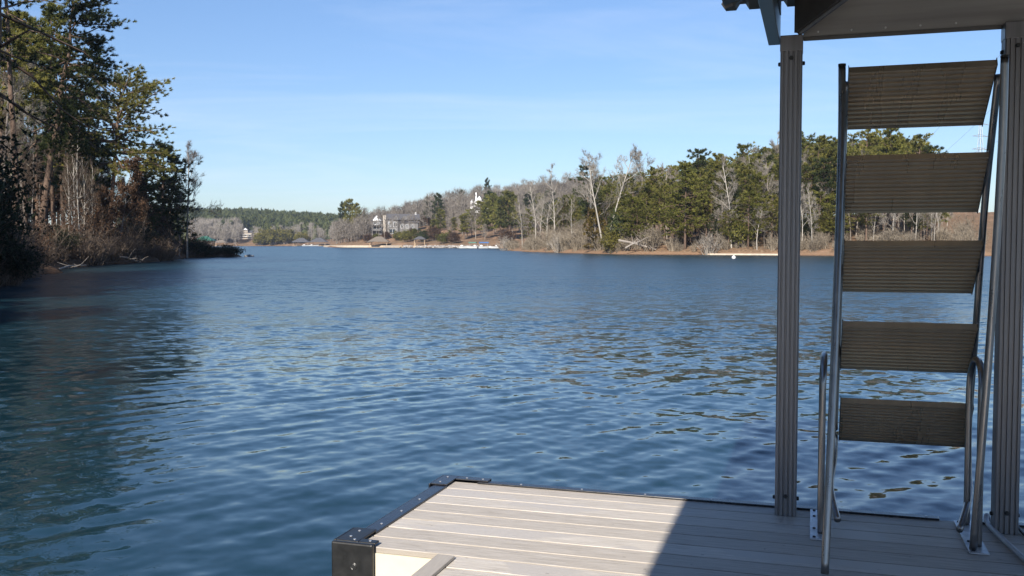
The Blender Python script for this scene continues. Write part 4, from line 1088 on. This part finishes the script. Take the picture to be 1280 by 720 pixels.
while n_<150:
    px=random.uniform(-120,200); d=random.uniform(108,170); x,y=at(px,d)
    if lake_sd(x,y)[0]<14: continue
    h_=random.uniform(7,14); a,b=random.choice(LBA); ro=random.uniform(0,6.28); g=hz(x,y); tt=random.uniform(-.4,.3)
    if 305-(g+h_-CAM_Z)/d*F<np.interp(px,[-120,60,140,200],[60,130,190,250]): continue
    lw.stamp(a,(x,y,g-.1),(h_/13*.8,h_/13*.8,h_/13),ro,tt); lw.stamp(b,(x,y,g-.1),(h_/13,h_/13,h_/13),ro,tt); n_+=1
tag(link('bare_woods',lw.mesh('bare_woods',M['twig_shaded'])),'dim leafless wood filling the slope behind the near bank trees','woods',kind='stuff')
# understory with rust leaves
for i,(px,d,yt,l) in enumerate(((150,97,208,'bare tree still hung with rust-brown leaves under the flat-topped pine'),(172,104,232,'smaller rust-leaved tree next to the dark lone pine'),(130,94,245,'rust-leaved sapling beside the white stems'),(196,116,262,'rust-leaved sapling under the dark lone pine'))):
    Hn,x,y=top_h(px,d,yt); tr,tw=bare(650+i,Hn,Rc=.40,cb=.2,nl=11,ns=5,nt=4,nf=2,rt=.010)
    v=leaves_on(tw,i,2600,.17,.13); o=single(px,d,tr,v,'grey_bark','rust_leaf',l,name='rust_leaved_tree'); link('twigs',tw.mesh('twigs',M['twig_shaded']),o)
# dark evergreen bushes on the near shore
est,elf=shrub(360,5,2.6,46,10,.016,.20,.10); EV=(None,est.mesh('stem',M['twig_shaded']),elf.mesh('foliage',M['evergreen']))
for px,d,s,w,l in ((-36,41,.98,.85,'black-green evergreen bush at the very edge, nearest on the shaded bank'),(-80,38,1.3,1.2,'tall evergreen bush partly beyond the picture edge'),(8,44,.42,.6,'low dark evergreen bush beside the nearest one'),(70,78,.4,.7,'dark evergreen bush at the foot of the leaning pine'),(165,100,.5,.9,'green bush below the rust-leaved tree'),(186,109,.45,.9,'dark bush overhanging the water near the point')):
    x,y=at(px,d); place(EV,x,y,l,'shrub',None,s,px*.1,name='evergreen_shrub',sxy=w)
br=MB()
dl=lambda px: float(np.interp(px,[-60,0,59,80,152,212,228,260,300],[30,41,63,77,92,109,128,137,141]))
LSH=[shrub(370+i,2.2,1.4,26,0,.009)[0].arrays() for i in range(4)]
for i in range(470):
    px=random.uniform(-40,262); d=dl(px)+(random.uniform(.6,16) if i<260 else random.uniform(.1,3.5)); x,y=at(px,d)
    if lake_sd(x,y)[0]<.4: continue
    s=(.35+1.35*random.random()**1.6)*(1 if px<215 else .75)*(.75+.35*math.sin(px*.13)+.2*math.sin(px*.41)); br.stamp(random.choice(LSH),(x,y,hz(x,y)-.1),(s*1.2,s*1.2,s),random.uniform(0,6.28),random.uniform(-.3,.3))
tag(link('undergrowth',br.mesh('undergrowth',M['twig_shaded'])),'dark leafless undergrowth tangled along the near bank','undergrowth',kind='stuff')
br=MB(); rg=np.random.default_rng(77); CC=[]
for i in range(7000):
    px=rg.uniform(45,245); d=dl(px)+rg.uniform(-.2,11); x,y=at(px,d)
    if lake_sd(x,y)[0]<.5: continue
    CC.append((x,y,hz(x,y)+rg.uniform(.1,6.5)*rg.uniform(.05,1)**1.3))
blades(br,np.array(CC),np.tile([0,0,.2],(len(CC),1)).astype(float),3,.22,.11,rg,1.)
tag(link('undergrowth',br.mesh('undergrowth',M['rust_leaf'])),'dead brown leaves clinging low in the tangle on the near bank','undergrowth',kind='stuff')
# brush heap at the tip, fallen dark bush
hst,hlf=shrub(381,2.4,2.2,70,5,.014,.22,.10); HB=hst.mesh('stem',M['twig_shaded']); HL=hlf.mesh('foliage',M['evergreen'])
for px,d,s,sz,l in ((287,138.5,.95,.62,'dark fallen bush drooping into the water at the tip of the near bank'),(262,136.5,.9,.62,'dark brush heap just behind the drooping bush at the tip'),(240,133,1.,.9,'dark brush on the low spit before the tip')):
    x,y=at(px,d); place((None,HB,HL),x,y,l,'shrub',None,sz,px*.3,name='brush_heap',sxy=s,z=.1)
f=MB(); xa,ya=at(70,66.5); xb,yb=at(108,75); fallen(f,(xa,ya,.1),(xb,yb,.25),.07,5,6)
tag(link('driftwood_log',f.mesh('driftwood_log',M['grey_bark'])),'driftwood log lying at the waterline of the near bank','log')
f=MB(); xa,ya=at(150,90.5); xb,yb=at(176,93); fallen(f,(xa,ya,.7),(xb,yb,.05),.10,6,9)
tag(link('driftwood_log',f.mesh('driftwood_log',M['grey_bark'])),'grey snag dipping into the water under the rust-leaved tree','log')
v=rv*np.random.default_rng(2).uniform(.7,1.2,rv.shape)*np.array([.9,.6,.35]); f=MB(); x,y=at(312,143); f.stamp((v,rt_,np.zeros((0,4),int),np.full(len(v),.5)),(x,y,.05))
tag(link('rock',f.mesh('rock',M['rock'])),'small pale rock breaking the water beyond the drooping bush','rock')
# wooded bank continuing past the frame: it shades this shore
for i in range(30):
    yy=-30+i*2.3+random.uniform(-1,1); xx=float(np.interp(yy,[-30,12,41],[-19,-22.5,-25.5]))-random.uniform(.5,11)
    place(random.choice(PINES),xx,yy,'tall pine on the shaded bank beyond the picture edge','tree','pines on the bank beyond the picture edge',random.uniform(.95,1.25),random.uniform(0,6))

m_,nt_,out_=mat('thin_air'); n=N(nt_)
pv=n('ShaderNodeVolumePrincipled',{'Color':c4((.72,.82,1.0)),'Density':.00013,'Anisotropy':0.2})
nt_.links.new(pv.outputs[0],out_.inputs['Volume'])
f=MB(); box(f,-3700,3700,-3700,3700,-6,110)
tag(link('haze',f.mesh('haze',m_)),kind='stuff')
# ------------------------------------------------------------------ light, sky, camera
EL=R(31); SAZ=ANG-R(2.3)                                # sunlight travels along this bearing
sun=bpy.data.lights.new('sun','SUN'); sun.energy=5.0; sun.angle=R(.53); sun.color=(1,.93,.83)
so=bpy.data.objects.new('sun',sun); COL.objects.link(so)
from mathutils import Vector
dv=Vector((math.sin(SAZ)*math.cos(EL),math.cos(SAZ)*math.cos(EL),-math.sin(EL)))
so.rotation_euler=dv.to_track_quat('-Z','Y').to_euler(); so.location=(0,-20,30)
w=bpy.data.worlds.new('World'); sc.world=w; w.use_nodes=True
nt=w.node_tree; nt.nodes.clear(); n=N(nt)
sky=n('ShaderNodeTexSky',sky_type='NISHITA',sun_disc=False,sun_elevation=EL,sun_rotation=math.pi+SAZ,air_density=.9,dust_density=0.,ozone_density=2.0,altitude=200)
tc=n('ShaderNodeTexCoord'); sx=n('ShaderNodeSeparateXYZ',{0:tc.outputs['Generated']})
zz=mth(n,'ADD',mth(n,'MAXIMUM',sx.outputs[2],0.),.06)
cx=mth(n,'DIVIDE',sx.outputs[0],zz); cy=mth(n,'DIVIDE',sx.outputs[1],zz)
cv=n('ShaderNodeCombineXYZ',{0:cx,1:cy,2:0.})
mp=n('ShaderNodeMapping',{'Vector':cv.outputs[0],'Scale':(.30,.62,1),'Rotation':(0,0,R(-28))})
wn=n('ShaderNodeTexNoise',{'Vector':mp.outputs[0],'Scale':1.1,'Detail':9.,'Roughness':.62,'Distortion':1.4})
cf=mth(n,'MULTIPLY',ramp_fac(n,wn.outputs[0],.48,.84),.26)
hor=ramp(n,mth(n,'MAXIMUM',sx.outputs[2],0.),[(0,(.60,.64,.72)),(.10,(.76,.77,.84)),(.30,(.99,.975,1.05)),(1,(.99,.97,1.05))])
hs_=mixc(n,1.,n('ShaderNodeHueSaturation',{'Saturation':1.10,'Color':sky.outputs[0]}).outputs[0],hor,'MULTIPLY')
cl=mixc(n,cf,hs_,(7.2,7.6,8.6))
bg=n('ShaderNodeBackground',{'Color':cl,'Strength':.094})
wo=n('ShaderNodeOutputWorld'); nt.links.new(bg.outputs[0],wo.inputs[0])

cam=bpy.data.cameras.new('camera'); co=bpy.data.objects.new('camera',cam); COL.objects.link(co)
co.location=(0,0,CAM_Z); co.rotation_euler=(math.pi/2-TH,0,0)
cam.lens=36*F/1280; cam.sensor_width=36; cam.clip_start=.05; cam.clip_end=8000
sc.camera=co
sc.view_settings.view_transform='Standard'; sc.view_settings.look='None'; sc.view_settings.exposure=.68; sc.view_settings.gamma=1
sc.render.engine='CYCLES'; sc.cycles.max_bounces=6; sc.cycles.diffuse_bounces=3; sc.cycles.glossy_bounces=3
sc.cycles.use_denoising=True
